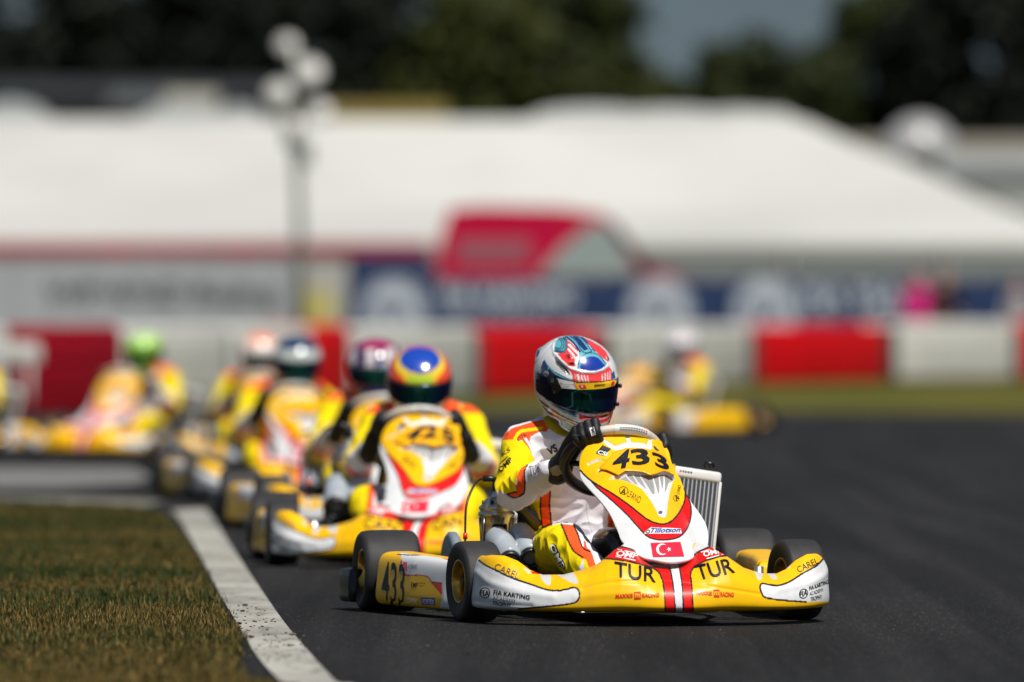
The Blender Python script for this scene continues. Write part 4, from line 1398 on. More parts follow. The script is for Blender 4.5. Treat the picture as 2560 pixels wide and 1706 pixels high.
# helmet
HC1 = Vector((.272, -.028, .758))
MH1 = Matrix.Translation(HC1) @ Matrix.Rotation(rad(19), 4, 'Z') @ Matrix.Rotation(rad(14), 4, 'Y') @ Matrix.Rotation(rad(2), 4, 'X') @ Matrix.Diagonal((1, .97, 1.08, 1))
W = WHT
LH = [
    # rear, upper left
    ('p', zH([(60, 260), (90, 200), (130, 270), (90, 390), (60, 420), (40, 400)]), NAVY),
    ('p', zH([(75, 240), (128, 290), (110, 330), (65, 280)]), TEAL),
    ('p', zH([(20, 540), (40, 560), (70, 640), (60, 700), (30, 690)]), TEAL),
    # crown
    ('p', zH([(300, 400), (300, 250), (340, 170), (420, 120), (560, 100), (720, 130), (850, 190), (980, 270), (1060, 370), (1090, 450), (1080, 520), (1000, 590), (860, 640), (700, 630), (560, 580), (430, 500), (340, 420)]), WHT, True),
    ('p', zH([(430, 120), (560, 100), (700, 130), (760, 200), (830, 290), (900, 340), (980, 410), (1060, 520), (900, 600), (640, 570), (650, 400), (660, 330), (600, 240), (500, 160)]), TEAL),
    ('p', zH([(310, 290), (330, 190), (380, 130), (440, 135), (495, 190), (490, 280), (450, 345), (320, 330)]), TEAL),
    ('s', zH([(320, 330), (450, 345), (495, 270), (490, 185), (445, 140)]), (.02, .09, .15), 2.2),
    ('s', zH([(325, 312), (435, 325), (470, 265), (465, 190), (425, 145)]), (.02, .09, .15), 1.2),
    ('s', zH([(325, 295), (415, 302), (445, 255), (440, 195), (400, 145)]), (.02, .09, .15), 1.2),
    ('s', zH([(325, 278), (395, 282), (420, 240), (412, 195), (375, 150)]), (.02, .09, .15), 1.2),
    ('p', zH([(350, 360), (460, 350), (500, 270), (490, 170), (560, 220), (640, 310), (655, 420), (610, 540), (520, 540), (420, 450)]), CORAL),
    ('s', zH([(515, 235), (575, 290), (640, 360)]), W, 2.6), ('s', zH([(510, 300), (560, 360), (610, 430)]), W, 2.6), ('s', zH([(535, 240), (600, 330)]), W, 2.0),
    ('p', zH([(600, 420), (660, 380), (650, 560), (600, 560)]), W),
    ('p', zH([(560, 105), (620, 110), (700, 180), (790, 300), (730, 320), (650, 230), (600, 160)]), NAVY),
    ('s', zH([(480, 130), (580, 210), (670, 330)]), NAVY, 2.6), ('s', zH([(530, 110), (620, 190), (720, 340), (830, 330), (810, 290)]), (.02, .10, .2), 1.5),
    ('s', zH([(700, 140), (800, 220), (880, 320)]), NAVY, 2.6), ('s', zH([(640, 115), (740, 190), (830, 320)]), (.02, .10, .2), 1.5),
    ('p', zH([(740, 150), (820, 180), (960, 260), (1040, 340), (1085, 450), (1060, 480), (1000, 430), (930, 370), (830, 260)]), CORAL),
    ('p', zH([(680, 580), (690, 490), (740, 430), (830, 400), (920, 420), (990, 490), (1030, 560), (900, 610), (760, 610)]), (.006, .04, .33), True),
    ('s', zH([(640, 580), (655, 480), (710, 390), (820, 350), (930, 380), (1010, 470), (1050, 530)]), (.02, .12, .22), 1.3),
    ('s', zH([(555, 580), (650, 610), (760, 625), (880, 625), (980, 595), (1060, 530), (1080, 480)]), W, 4.0),
    ('p', zH([(500, 380), (530, 380), (545, 430), (515, 425)]), (.05, .01, .01)), ('p', zH([(530, 490), (600, 480), (600, 515), (540, 520)]), (.12, .005, .005)),
    ('p', zH([(1035, 410), (1065, 420), (1068, 455), (1045, 450)]), (.05, .01, .01)),
    ('p', zH([(310, 430), (400, 500), (480, 570), (530, 665), (440, 610), (350, 520)]), (.06, .06, .05)),
    # coral brow
    ('p', zH([(440, 520), (560, 590), (700, 640), (880, 640), (1000, 600), (1080, 540), (1120, 600), (1115, 760), (850, 790), (580, 800), (570, 690), (540, 620)]), CORAL),
    ('s', zH([(600, 650), (625, 785)]), (.6, .3, .3), 1.6), ('s', zH([(640, 660), (672, 790)]), W, 2.8), ('s', zH([(690, 668), (722, 785)]), W, 1.8), ('s', zH([(735, 672), (760, 785)]), W, 1.6), ('s', zH([(775, 675), (797, 780)]), W, 1.3),
    ('s', zH([(985, 650), (985, 765)]), W, 1.3), ('s', zH([(1025, 640), (1025, 760)]), W, 1.3), ('s', zH([(1060, 625), (1062, 750)]), W, 1.3), ('s', zH([(1090, 610), (1094, 745)]), W, 1.0),
    # blue flank
    ('p', zH([(190, 420), (230, 500), (330, 610), (450, 680), (570, 730), (580, 800), (420, 800), (300, 740), (220, 640), (150, 620), (120, 560), (150, 480)]), NAVY),
    ('s', zH([(190, 460), (235, 540), (330, 640), (450, 700), (570, 755)]), TEAL, 1.8), ('s', zH([(235, 545), (212, 640)]), TEAL, 1.5),
    ('s', zH([(175, 370), (215, 480), (320, 590), (450, 660), (540, 710)]), W, 3.0),
    ('p', zH([(130, 540), (110, 700), (115, 880), (180, 990), (300, 1100), (450, 1190), (620, 1260), (650, 1180), (500, 1130), (350, 1020), (220, 880), (180, 700)]), NAVY),
    ('s', zH([(180, 920), (180, 965), (300, 1080), (450, 1170), (610, 1240), (615, 1200)]), TEAL, 1.6),
    # lower flank
    ('p', zH([(-40, 1500), (20, 1000), (70, 985), (120, 1010), (250, 1110), (400, 1210), (560, 1290), (700, 1340), (800, 1350), (780, 1400), (700, 1460), (560, 1480), (420, 1440), (250, 1300), (100, 1150)]), NAVY),
    ('s', zH([(40, 960), (150, 1080), (300, 1190), (450, 1270), (650, 1350), (800, 1370)]), (.62, .56, .40), 2.0),
    ('s', zH([(70, 960), (200, 1060), (350, 1160), (500, 1240), (680, 1310), (850, 1340)]), (.55, .58, .6), 1.5),
    ('s', zH([(100, 1110), (220, 1210), (370, 1290), (400, 1360), (470, 1420), (560, 1460)]), W, 2.0),
    ('p', zH([(410, 1290), (560, 1360), (700, 1400), (640, 1470), (560, 1460), (440, 1390)]), (.05, .25, .30)),
    ('s', zH([(480, 1310), (620, 1380), (740, 1400)]), (.7, .6, .6), 1.6),
    # chin vent
    ('p', zH([(650, 1195), (780, 1225), (950, 1210), (1112, 1160), (1105, 1250), (1050, 1310), (930, 1350), (800, 1345), (700, 1300), (660, 1260)]), CORAL, False),
    ('s', zH([(660, 1270), (740, 1330), (860, 1352), (1000, 1335)]), (.75, .45, .45), 1.0),
    ('s', zH([(680, 1205), (800, 1230), (960, 1215), (1100, 1170)]), W, 0.9), ('s', zH([(700, 1285), (880, 1290), (1000, 1270), (1090, 1230)]), W, 0.9),
    ('p', zH([(735, 1242), (890, 1250), (885, 1275), (745, 1265)]), BLK), ('p', zH([(955, 1245), (1070, 1205), (1065, 1230), (965, 1262)]), BLK),
    ('p', zH([(1110, 640), (1150, 600), (1170, 700), (1120, 730)]), (.02, .07, .2)),
    ('p', zH([(1130, 1130), (1170, 1110), (1120, 1330), (1060, 1330), (1110, 1250)]), (.01, .05, .14)),
]
helm1, visor1 = helmet_obj("helmet", drv1, MH1, 200, 330, px_layers=LH)
# visor strip, pivot plate and lettering
Mh = MH1
hv = bvh_of(helm1.data)
Vv = coords_of(visor1.data) @ np.array(Mh)[:3, :3].T + np.array(Mh)[:3, 3]
Vh = coords_of(helm1.data) @ np.array(Mh)[:3, :3].T + np.array(Mh)[:3, 3]
vb = BVHTree.FromPolygons([Vector(p) for p in Vv] + [Vector(p) for p in Vh],
                          [list(p.vertices) for p in visor1.data.polygons] + [[i + len(Vv) for i in p.vertices] for p in helm1.data.polygons])
st = Stick(vb)
m_yel = mat("strip_yellow", (0.85, 0.50, 0.005), 0.3, coat=.4)
st.poly(zH([(300, 740), (540, 800), (600, 902), (372, 882)]), m_ink_white, .0018, 8)
st.poly(zH([(535, 805), (700, 810), (860, 798), (1000, 780), (1125, 760), (1128, 800), (1105, 845), (960, 885), (800, 900), (600, 905)]), m_yel, .0024, 8)
st.line(*zH([(535, 808), (598, 902)]), 1.8, m_ink_red, .003)
st.line(*zH([(575, 804), (850, 797)]), 1.5, m_ink_black, .003); st.line(*zH([(850, 797), (1128, 757)]), 1.5, m_ink_black, .003)
st.poly(zH([(605, 838), (690, 834), (720, 886), (635, 886)]), m_ink_crim, .0032, 6)
st.poly(zH([(1065, 790), (1108, 782), (1100, 836), (1052, 848)]), m_ink_crim, .0032, 6)
st.quad(ring_mesh(.5), *zH([(640, 874), (668, 874), (640, 846)]), m_ink_white, .004)
st.text("BIRINCI", zH([(826, 864), (970, 850), (826, 832)]), m_ink_black, 0.03, off=.0034)
st.text("FIA KARTING", zH([(400, 838), (530, 842), (400, 822)]), m_ink_grey, 0.0, off=.003)
st.quad(ring_mesh(.5), *zH([(350, 832), (384, 836), (350, 806)]), m_ink_grey, .003)
st.text("ACADEMY", zH([(400, 862), (480, 866), (400, 850)]), m_ink_grey, 0.0, off=.003)
# black pivot plate with screws
st.poly(zH([(120, 640), (160, 605), (215, 640), (250, 700), (320, 760), (350, 860), (380, 900), (300, 960), (210, 900), (150, 780)]), m_black, .0030, 8)
V_, F_, _a = ring_mesh(0.0)
for (cx, cy, r_) in ((163, 670, 34), (246, 770, 22), (274, 932, 16)):
    st.quad((V_, F_), *zH([(cx - r_, cy + r_ * 1.25), (cx + r_, cy + r_ * 1.25), (cx - r_, cy - r_ * 1.25)]), m_alu, .0045)
    st.quad(ring_mesh(.5), *zH([(cx - r_ * .7, cy + r_ * .85), (cx + r_ * .7, cy + r_ * .85), (cx - r_ * .7, cy - r_ * .85)]), m_blackm, .0055)
sob = st.mb.build("visor_strip", helm1)
sob.matrix_local = Mh.inverted()
mb = MB()
for (px_, py_) in ((1150, 838), (1145, 1095)):
    c_ = zH([(px_ - 8, py_)])[0]
    d = Vector(ray_dirs([c_[0]], [c_[1]])[0]).normalized()
    loc, nor, idx, ds = vb.find_nearest(EYE + d * 27.85)
    mb = MB(); mb.box(loc, (.012, .012, .014), m_black, bev=.004)
    kb = mb.build("visor_tab", helm1); kb.matrix_local = Mh.inverted()
drv1.matrix_world = M1

# ---- generic driver for the karts behind
def helm_design(kind):
    def f(V):
        x, y, z = V[:, 0], V[:, 1], V[:, 2]
        C = np.empty((len(V), 3)); C[:] = WHT
        cx = x - .05
        r = np.sqrt((cx / .085) ** 2 + (y / .07) ** 2)
        top = z > .03
        if kind == 'sunburst':
            C[:] = (.85, .07, .01)
            r2 = np.sqrt(((x - .06) / .10) ** 2 + (y / .105) ** 2)
            C[(z > 0) & (r2 < 1.55)] = (.85, .07, .01)
            C[(z > .02) & (r2 < .92)] = (.88, .50, .01)
            C[(z > .0) & (x > .10) & (abs(y) < .065)] = (.88, .42, .02)
            C[(z > .02) & (r2 < .95)] = (.9, .62, .02)
            C[(z > .05) & (r2 < .78)] = (.01, .06, .42)
            C[(z > .105) & (x < -.01)] = (.75, .05, .35)
            C[(z > .03) & (z < .062) & (x > .10) & (abs(y) < .05)] = (.45, .60, .03)
            C[(z < -.01)] = (.70, .70, .72); C[(z < -.02) & (x < .06)] = (.75, .03, .03)
            C[(z < .0) & (x < -.02)] = (.02, .06, .10)
        elif kind == 'peach':
            C[:] = (.80, .70, .64); C[(z > .09) & (x > -.02)] = (.85, .28, .15); C[z < -.09] = (.75, .12, .05)
        elif kind == 'green_black':
            C[:] = (.55, .58, .55); C[z > .075] = (.01, .04, .10); C[z < -.02] = (.01, .03, .03); C[(z < -.05) & (z > -.10) & (x > 0)] = (.01, .12, .09)
        elif kind == 'plum':
            C[:] = (.62, .56, .58); C[(np.sin(y * 70) > -.1) & (z > .03)] = (.05, .02, .08); C[(z > .105)] = (.35, .02, .10); C[(z < -.02) & (z > -.07)] = (.60, .03, .02); C[z < -.07] = (.03, .05, .16)
        elif kind == 'lime':
            C[:] = (.30, .62, .03); C[(z > .08)] = (.48, .70, .25); C[(x < .0) & (z < .0)] = (.03, .25, .06)
        elif kind == 'white':
            C[:] = (.72, .70, .72); C[z > .10] = (.66, .55, .58)
        else:
            C[:] = (.62, .05, .04)
        return C
    return f

gen = {}
me2 = body_mesh(J2, .0085, 9)
V = coords_of(me2)
set_col(me2, suit_rule(J2)(V)); me2.materials.clear(); me2.materials.append(m_suit)
gl_r = glove_mesh((.675, -.188, .470), rad(64), -1, .0055); gl_r.materials.clear(); gl_r.materials.append(m_glove)
gl_l = glove_mesh((.675, .188, .470), rad(-64), 1, .0055); gl_l.materials.clear(); gl_l.materials.append(m_glove)

def copy_tree(o, parent=None, skip=()):
    c = o.copy(); COL.objects.link(c)
    if parent is not None:
        c.parent = parent; c.matrix_parent_inverse = o.matrix_parent_inverse.copy()
    for ch in list(o.children):
        if ch.name in skip: continue
        copy_tree(ch, c, skip)
    return c

kart_kids_skip = (K1P['number'].name, POD['num'], *[c.name for c in K1P['nose'].children])

def follow(nose_px, Yn, psi, klabel, dlabel, hkind, hyaw=0, lean=0.0, pitch=10, dz=-.012):
    psi = rad(psi)
    h = Vector((math.sin(psi), -math.cos(psi)))
    nx = X_at(nose_px, Yn)
    ox, oy = nx - 1.63 * h.x, Yn - 1.63 * h.y
    M = kart_matrix(ox, oy, psi)
    k = copy_tree(kart1, None, kart_kids_skip); k.matrix_world = M; k['label'] = klabel
    k.name = "go_kart"
    p = make_person("person", dlabel)
    new_obj("body", me2, p); new_obj("glove", gl_r, p); new_obj("glove", gl_l, p)
    MH = Matrix.Translation((.275, lean, .752 + dz)) @ Matrix.Rotation(rad(hyaw), 4, 'Z') @ Matrix.Rotation(rad(pitch), 4, 'Y')
    helmet_obj("helmet", p, MH, 70, 110, color_fn=helm_design(hkind))
    p.matrix_world = M
    return k, p

k2, p2 = follow(1030, 32.8, -1.0, "second go-kart, numbered 425, directly behind the left shoulder of the leader", "driver of kart 425 with orange and yellow helmet topped by a blue oval", 'sunburst', hyaw=3, lean=-.01, pitch=16, dz=-.035)
k4, p4 = follow(987, 38.2, 5.0, "third go-kart, mostly hidden behind kart 425, its nose tip showing past the intake", "driver with plum and white helmet, half hidden behind the orange helmet", 'plum', hyaw=-4, lean=.01)
k3, p3 = follow(758, 45.0, 5.0, "blurred go-kart over the white edge line, left of kart 425, gold rims showing", "driver with dark-topped grey and green helmet, left of the orange helmet", 'green_black', hyaw=0, lean=.05)
k5, p5 = follow(655, 55.0, 3.0, "blurred go-kart just behind the one crossing the edge line", "driver with peach and white helmet, beside the dark-topped helmet", 'peach', hyaw=-3, lean=.02)
k6, p6 = follow(200, 60.0, -17.0, "blurred go-kart turning in alone on the left before the red barrier", "driver with lime green helmet in the kart on the left", 'lime', hyaw=-5)
k7, p7 = follow(-250, 62.0, -17.0, "blurred go-kart cut off by the left edge of the photo", "driver cut off by the left edge, beyond the lime-helmeted one", 'red', hyaw=-5)
k8, p8 = follow(1425, 72.5, -46.0, "blurred go-kart side-on at the right, behind the leader's steering wheel", "driver with white helmet and dark visor in the side-on kart at the right", 'white', hyaw=8)

for c_ in k2.children:
    if c_.name.startswith('engine'): c_.scale = (1.25, 1.25, 1.22); c_.location.y -= .02
# number and country letters of the second kart: same panel, own lettering
st = Stick(K1P['panel_bvh'])
for t, q in (("4", ((388, 592), (572, 566), (440, 388))), ("2", ((618, 540), (814, 526), (584, 366))), ("5", ((872, 548), (1030, 604), (815, 386)))):
    st.text(t, zC(list(q)), m_ink_navy, 0.03, off=.0045, edge=.06)
pan2 = [c for c in k2.children if c.name.startswith("front_panel")][0]
st.mb.build("race_number", pan2)
st = Stick(POD['bvh']); st.text("425", zA([(474, 1178), (676, 1212), (486, 790)]), m_ink_navy, 0.01)
st.mb.build('race_number', [c for c in k2.children if c.name.startswith('side_pod') and coords_of(c.data)[:, 1].mean() < 0][0])
nb = bvh_of(K1P['nose'].data)
st = Stick(nb)
nos2 = [c for c in k2.children if c.name.startswith("front_fairing")][0]
st.text("CAN", zB([(345, 925), (705, 985), (343, 808)]), m_ink_navy, 0.0, off=.0025, edge=.06)
st.mb.build("country_letters", nos2); st = Stick(nb)
st.text("CAN", zB([(1095, 960), (1410, 895), (1062, 846)]), m_ink_navy, 0.0, off=.0025, edge=.06)
st.mb.build("country_letters", nos2)

# ------------------------------------------------------------------ ground
def sheet(name, pts, z, m, sub=0):
    V = [(p[0], p[1], z) for p in pts]
    me = raw_mesh(name, V, [tuple(range(len(V)))], m, False)
    o = new_obj(name, me); o['kind'] = 'structure'
    return o

def asphalt_mat():
    m, t, b = nt("asphalt")
    tc = t.nodes.new('ShaderNodeTexCoord')
    n1 = t.nodes.new('ShaderNodeTexNoise'); n1.inputs['Scale'].default_value = 150; n1.inputs['Detail'].default_value = 3
    n2 = t.nodes.new('ShaderNodeTexNoise'); n2.inputs['Scale'].default_value = 1.3; n2.inputs['Detail'].default_value = 6
    mp = t.nodes.new('ShaderNodeMapping'); mp.inputs['Scale'].default_value = (1.0, .12, 1)
    v = t.nodes.new('ShaderNodeTexVoronoi'); v.inputs['Scale'].default_value = 105
    for n_ in (n1, v): t.links.new(tc.outputs['Object'], n_.inputs['Vector'])
    t.links.new(tc.outputs['Object'], mp.inputs['Vector']); t.links.new(mp.outputs[0], n2.inputs['Vector'])
    cr = t.nodes.new('ShaderNodeValToRGB')
    cr.color_ramp.elements[0].position = .35; cr.color_ramp.elements[0].color = (.008, .008, .009, 1)
    cr.color_ramp.elements[1].position = .80; cr.color_ramp.elements[1].color = (.095, .092, .085, 1)
    e = cr.color_ramp.elements.new(.58); e.color = (.020, .020, .021, 1)
    t.links.new(n1.outputs['Fac'], cr.inputs[0])
    # pale aggregate stones, a few of them
    cr2 = t.nodes.new('ShaderNodeValToRGB'); cr2.color_ramp.interpolation = 'CONSTANT'
    cr2.color_ramp.elements[0].color = (0, 0, 0, 1); cr2.color_ramp.elements[1].position = .90; cr2.color_ramp.elements[1].color = (1, 1, 1, 1)
    sp = t.nodes.new('ShaderNodeSeparateColor'); t.links.new(v.outputs['Color'], sp.inputs[0]); t.links.new(sp.outputs[0], cr2.inputs[0])
    cd = t.nodes.new('ShaderNodeMath'); cd.operation = 'LESS_THAN'; cd.inputs[1].default_value = .30; t.links.new(v.outputs['Distance'], cd.inputs[0])
    mm = t.nodes.new('ShaderNodeMath'); mm.operation = 'MULTIPLY'; t.links.new(cr2.outputs[0], mm.inputs[0]); t.links.new(cd.outputs[0], mm.inputs[1])
    mx = t.nodes.new('ShaderNodeMix'); mx.data_type = 'RGBA'; mx.inputs[7].default_value = (.26, .25, .22, 1)
    t.links.new(mm.outputs[0], mx.inputs[0]); t.links.new(cr.outputs[0], mx.inputs[6])
    mr = t.nodes.new('ShaderNodeMapRange'); mr.inputs[1].default_value = .3; mr.inputs[2].default_value = .7; mr.inputs[3].default_value = .62; mr.inputs[4].default_value = 1.15
    t.links.new(n2.outputs['Fac'], mr.inputs[0])
    mu = t.nodes.new('ShaderNodeMix'); mu.data_type = 'RGBA'; mu.blend_type = 'MULTIPLY'; mu.inputs[0].default_value = 1
    t.links.new(mx.outputs[2], mu.inputs[6]); t.links.new(mr.outputs[0], mu.inputs[7])
    mp3 = t.nodes.new('ShaderNodeMapping'); mp3.inputs['Scale'].default_value = (5.0, .10, 1); mp3.inputs['Rotation'].default_value = (0, 0, rad(-4))
    n3 = t.nodes.new('ShaderNodeTexNoise'); n3.inputs['Scale'].default_value = 1.0; n3.inputs['Detail'].default_value = 4
    t.links.new(tc.outputs['Object'], mp3.inputs['Vector']); t.links.new(mp3.outputs[0], n3.inputs['Vector'])
    mr3 = t.nodes.new('ShaderNodeMapRange'); mr3.inputs[1].default_value = .42; mr3.inputs[2].default_value = .62; mr3.inputs[3].default_value = .70; mr3.inputs[4].default_value = 1.15
    t.links.new(n3.outputs['Fac'], mr3.inputs[0])
    mu3 = t.nodes.new('ShaderNodeMix'); mu3.data_type = 'RGBA'; mu3.blend_type = 'MULTIPLY'; mu3.inputs[0].default_value = 1
    t.links.new(mu.outputs[2], mu3.inputs[6]); t.links.new(mr3.outputs[0], mu3.inputs[7])
    t.links.new(mu3.outputs[2], b.inputs['Base Color'])
    b.inputs['Roughness'].default_value = .9; b.inputs['Specular IOR Level'].default_value = .15
    bp = t.nodes.new('ShaderNodeBump'); bp.inputs['Strength'].default_value = .6; bp.inputs['Distance'].default_value = .004
    t.links.new(n1.outputs['Fac'], bp.inputs['Height']); t.links.new(bp.outputs[0], b.inputs['Normal'])
    return m

def turf_mat(name, cols, scale=1.2, ax=1.0):
    m, t, b = nt(name)
    tc = t.nodes.new('ShaderNodeTexCoord')
    mp = t.nodes.new('ShaderNodeMapping'); mp.inputs['Scale'].default_value = (1, ax, 1)
    t.links.new(tc.outputs['Object'], mp.inputs['Vector'])
    n = t.nodes.new('ShaderNodeTexNoise'); n.inputs['Scale'].default_value = scale; n.inputs['Detail'].default_value = 7; n.inputs['Roughness'].default_value = .6
    t.links.new(mp.outputs[0], n.inputs['Vector'])
    cr = t.nodes.new('ShaderNodeValToRGB')
    cr.color_ramp.elements[0].position = .38; cr.color_ramp.elements[0].color = (*cols[0], 1)
    cr.color_ramp.elements[1].position = .62; cr.color_ramp.elements[1].color = (*cols[2], 1)
    e = cr.color_ramp.elements.new(.5); e.color = (*cols[1], 1)
    t.links.new(n.outputs['Fac'], cr.inputs[0]); t.links.new(cr.outputs[0], b.inputs['Base Color'])
    b.inputs['Roughness'].default_value = .95; b.inputs['Specular IOR Level'].default_value = .1
    n2 = t.nodes.new('ShaderNodeTexNoise'); n2.inputs['Scale'].default_value = 60; t.links.new(tc.outputs['Object'], n2.inputs['Vector'])
    bp = t.nodes.new('ShaderNodeBump'); bp.inputs['Strength'].default_value = .8; bp.inputs['Distance'].default_value = .02
    t.links.new(n2.outputs['Fac'], bp.inputs['Height']); t.links.new(bp.outputs[0], b.inputs['Normal'])
    return m

m_asph = asphalt_mat()
m_turf_far = turf_mat("far_turf", ((.065, .072, .012), (.095, .092, .018), (.12, .10, .022)), .6)
m_soil = turf_mat("turf_soil", ((.010, .014, .003), (.026, .020, .005), (.05, .034, .009)), 2.2)
def line_mat():
    m, t, b = nt("line_paint")
    tc = t.nodes.new('ShaderNodeTexCoord')
    def noise_(sc, stretch, lo, hi, det=6):
        mp = t.nodes.new('ShaderNodeMapping'); mp.inputs['Scale'].default_value = stretch
        n = t.nodes.new('ShaderNodeTexNoise'); n.inputs['Scale'].default_value = sc; n.inputs['Detail'].default_value = det; n.inputs['Roughness'].default_value = .65
        t.links.new(tc.outputs['Object'], mp.inputs['Vector']); t.links.new(mp.outputs[0], n.inputs['Vector'])
        r = t.nodes.new('ShaderNodeMapRange'); r.inputs[1].default_value = lo; r.inputs[2].default_value = hi
        t.links.new(n.outputs['Fac'], r.inputs[0]); return r.outputs[0]
    worn = noise_(14, (1, .22, 1), .55, .68); grime = noise_(2.5, (1, .5, 1), .35, .75); fine = noise_(90, (1, .5, 1), .58, .66, 3)
    m1 = t.nodes.new('ShaderNodeMix'); m1.data_type = 'RGBA'; m1.inputs[6].default_value = (.44, .43, .385, 1); m1.inputs[7].default_value = (.17, .165, .145, 1); t.links.new(grime, m1.inputs[0])
    m2 = t.nodes.new('ShaderNodeMix'); m2.data_type = 'RGBA'; m2.inputs[7].default_value = (.06, .055, .05, 1); t.links.new(m1.outputs[2], m2.inputs[6])
    mu = t.nodes.new('ShaderNodeMath'); mu.operation = 'MULTIPLY'; mu.inputs[1].default_value = .8; t.links.new(worn, mu.inputs[0]); t.links.new(mu.outputs[0], m2.inputs[0])
    m3 = t.nodes.new('ShaderNodeMix'); m3.data_type = 'RGBA'; m3.inputs[7].default_value = (.09, .085, .08, 1); t.links.new(m2.outputs[2], m3.inputs[6])
    mv = t.nodes.new('ShaderNodeMath'); mv.operation = 'MULTIPLY'; mv.inputs[1].default_value = .6; t.links.new(fine, mv.inputs[0]); t.links.new(mv.outputs[0], m3.inputs[0])
    t.links.new(m3.outputs[2], b.inputs['Base Color']); b.inputs['Roughness'].default_value = .75; b.inputs['Specular IOR Level'].default_value = .2
    return m
m_line = line_mat()
m_conc = mat("concrete", (.20, .19, .175), .8, var=.3, vscale=2)

sheet("ground", [(-1500, -200), (1500, -200), (1500, 4000), (-1500, 4000)], -0.02, m_turf_far)
sheet("race_track", [(-60, 5), (60, 5), (60, 84), (20, 84.5), (6, 88), (2, 91), (-3, 88), (-8, 80), (-60, 78)], 0.0, m_asph)

# white edge line: ribbon from the camera side, bending left beyond kart three
eL = [ground(790 - 30, 1760), ground(700, 1706), ground(640, 1640), ground(592, 1560), ground(545, 1480), ground(505, 1400), ground(472, 1340), ground(440, 1288), ground(408, 1272), ground(300, 1264), ground(140, 1258), ground(-200, 1252)]
eR = [ground(900, 1760), ground(838, 1706), ground(770, 1630), ground(712, 1560), ground(655, 1480), ground(600, 1400), ground(560, 1340), ground(525, 1288), ground(482, 1262), ground(330, 1250), ground(140, 1244), ground(-200, 1240)]
eL = [Vector((-.42, 12, 0))] + eL; eR = [Vector((-.29, 12, 0))] + eR
cl = catmull([tuple(p) for p in eL], 8); cr_ = catmull([tuple(p) for p in eR], 8)
def ribbon(name, cl, cr_, m_, z):
    V = []
    for a, b in zip(cl, cr_): V += [(a[0], a[1], z), (b[0], b[1], z)]
    me = raw_mesh(name, V, [(2 * i, 2 * i + 1, 2 * i + 3, 2 * i + 2) for i in range(len(cl) - 1)], m_, False)
    o = new_obj(name, me); o['kind'] = 'structure'
ribbon("white_edge_line", cl[:69], cr_[:69], m_line, .004)
ribbon("kerb_strip", cl[76:], cr_[76:], mat("kerb_concrete", (.20, .19, .155), .8, var=.5, vscale=1.5), .004)
# pale side road beyond the verge, left
sheet("side_road", [tuple(ground(p[0], p[1])) for p in [(-900, 1222), (150, 1222), (330, 1212), (380, 1195), (330, 1170), (-900, 1168)]], .004, mat("side_road_concrete", (.16, .155, .15), .85, var=.25, vscale=.7))
# verge: soil with grass
gb = [ground(680, 1760), ground(605, 1706), ground(592, 1640), ground(606, 1600), ground(572, 1560), ground(538, 1500), ground(514, 1450), ground(476, 1380), ground(420, 1305), ground(380, 1288), ground(300, 1275), ground(100, 1268), ground(-300, 1262)]
edge_r = catmull([(-.60, 12, 0)] + [tuple(p) for p in gb], 6)
verge = [(p[0], p[1]) for p in edge_r] + [(-9, 47), (-9, 12)]
V = [(p[0], p[1], .010) for p in verge]
sheet("grass_verge", verge, .010, m_soil)

# grass blades
def blade_field(n, ylo, yhi, hmax, wid, seed):
    r_ = np.random.default_rng(seed)
    ex = edge_r[:, 0]; ey = edge_r[:, 1]
    order = np.argsort(ey)
    P = []
    Y = ylo * (yhi / ylo) ** r_.random(n)
    right = np.interp(Y, ey[order], ex[order])
    left = -Y * .064
    X = left + (right - left) * r_.random(n) ** .95 + .012 * r_.standard_normal(n)
    return X, Y
m_bl = []
for nm, c_ in (("blade_green", (.026, .044, .006)), ("blade_dry", (.18, .118, .03)), ("blade_olive", (.05, .045, .009)), ("blade_straw", (.22, .16, .05))):
    m_ = mat(nm, c_, .6, spec=.2); m_bl.append(m_)
X, Y = blade_field(95000, 20.5, 46, .04, .002, 5)
_r = np.random.default_rng(8); X2 = -1.6 - 6.5 * _r.random(70000) ** 1.3; Y2 = 14 + 32 * _r.random(70000)
k_ = (X2 < np.interp(Y2, edge_r[np.argsort(edge_r[:, 1]), 1], edge_r[np.argsort(edge_r[:, 1]), 0])); X = np.r_[X, X2[k_]]; Y = np.r_[Y, Y2[k_]]
r_ = np.random.default_rng(11)
pn = np.array([1.3 * noise.noise(Vector((x * .5, y * .55, 0))) + .5 * noise.noise(Vector((x * 4, y * 1.6, 3))) for x, y in zip(X, Y)])
hgt = (.009 + .019 * r_.random(len(X))) * (1 + .5 * (pn > 0)); ang = r_.random(len(X)) * 6.283; ln = r_.normal(0, .5, len(X))
wd = .0016 + .0016 * r_.random(len(X)) * (Y / 26)
V = np.empty((len(X) * 3, 3)); ca, sa = np.cos(ang), np.sin(ang)
V[0::3] = np.stack([X - ca * wd, Y - sa * wd, np.full(len(X), .008)], 1)
V[1::3] = np.stack([X + ca * wd, Y + sa * wd, np.full(len(X), .008)], 1)
V[2::3] = np.stack([X + sa * ln * hgt, Y - ca * ln * hgt, .008 + hgt], 1)
pick = np.where(r_.random(len(X)) < .5 + .9 * pn, 0, np.where(r_.random(len(X)) < .45, 1, 2)); pick[r_.random(len(X)) < .05] = 3
me = bpy.data.meshes.new("grass")
me.from_pydata([], [], [])
me.vertices.add(len(V)); me.vertices.foreach_set('co', V.ravel())
me.loops.add(len(V)); me.loops.foreach_set('vertex_index', np.arange(len(V)))
me.polygons.add(len(X)); me.polygons.foreach_set('loop_start', np.arange(len(X)) * 3)
for m_ in m_bl: me.materials.append(m_)
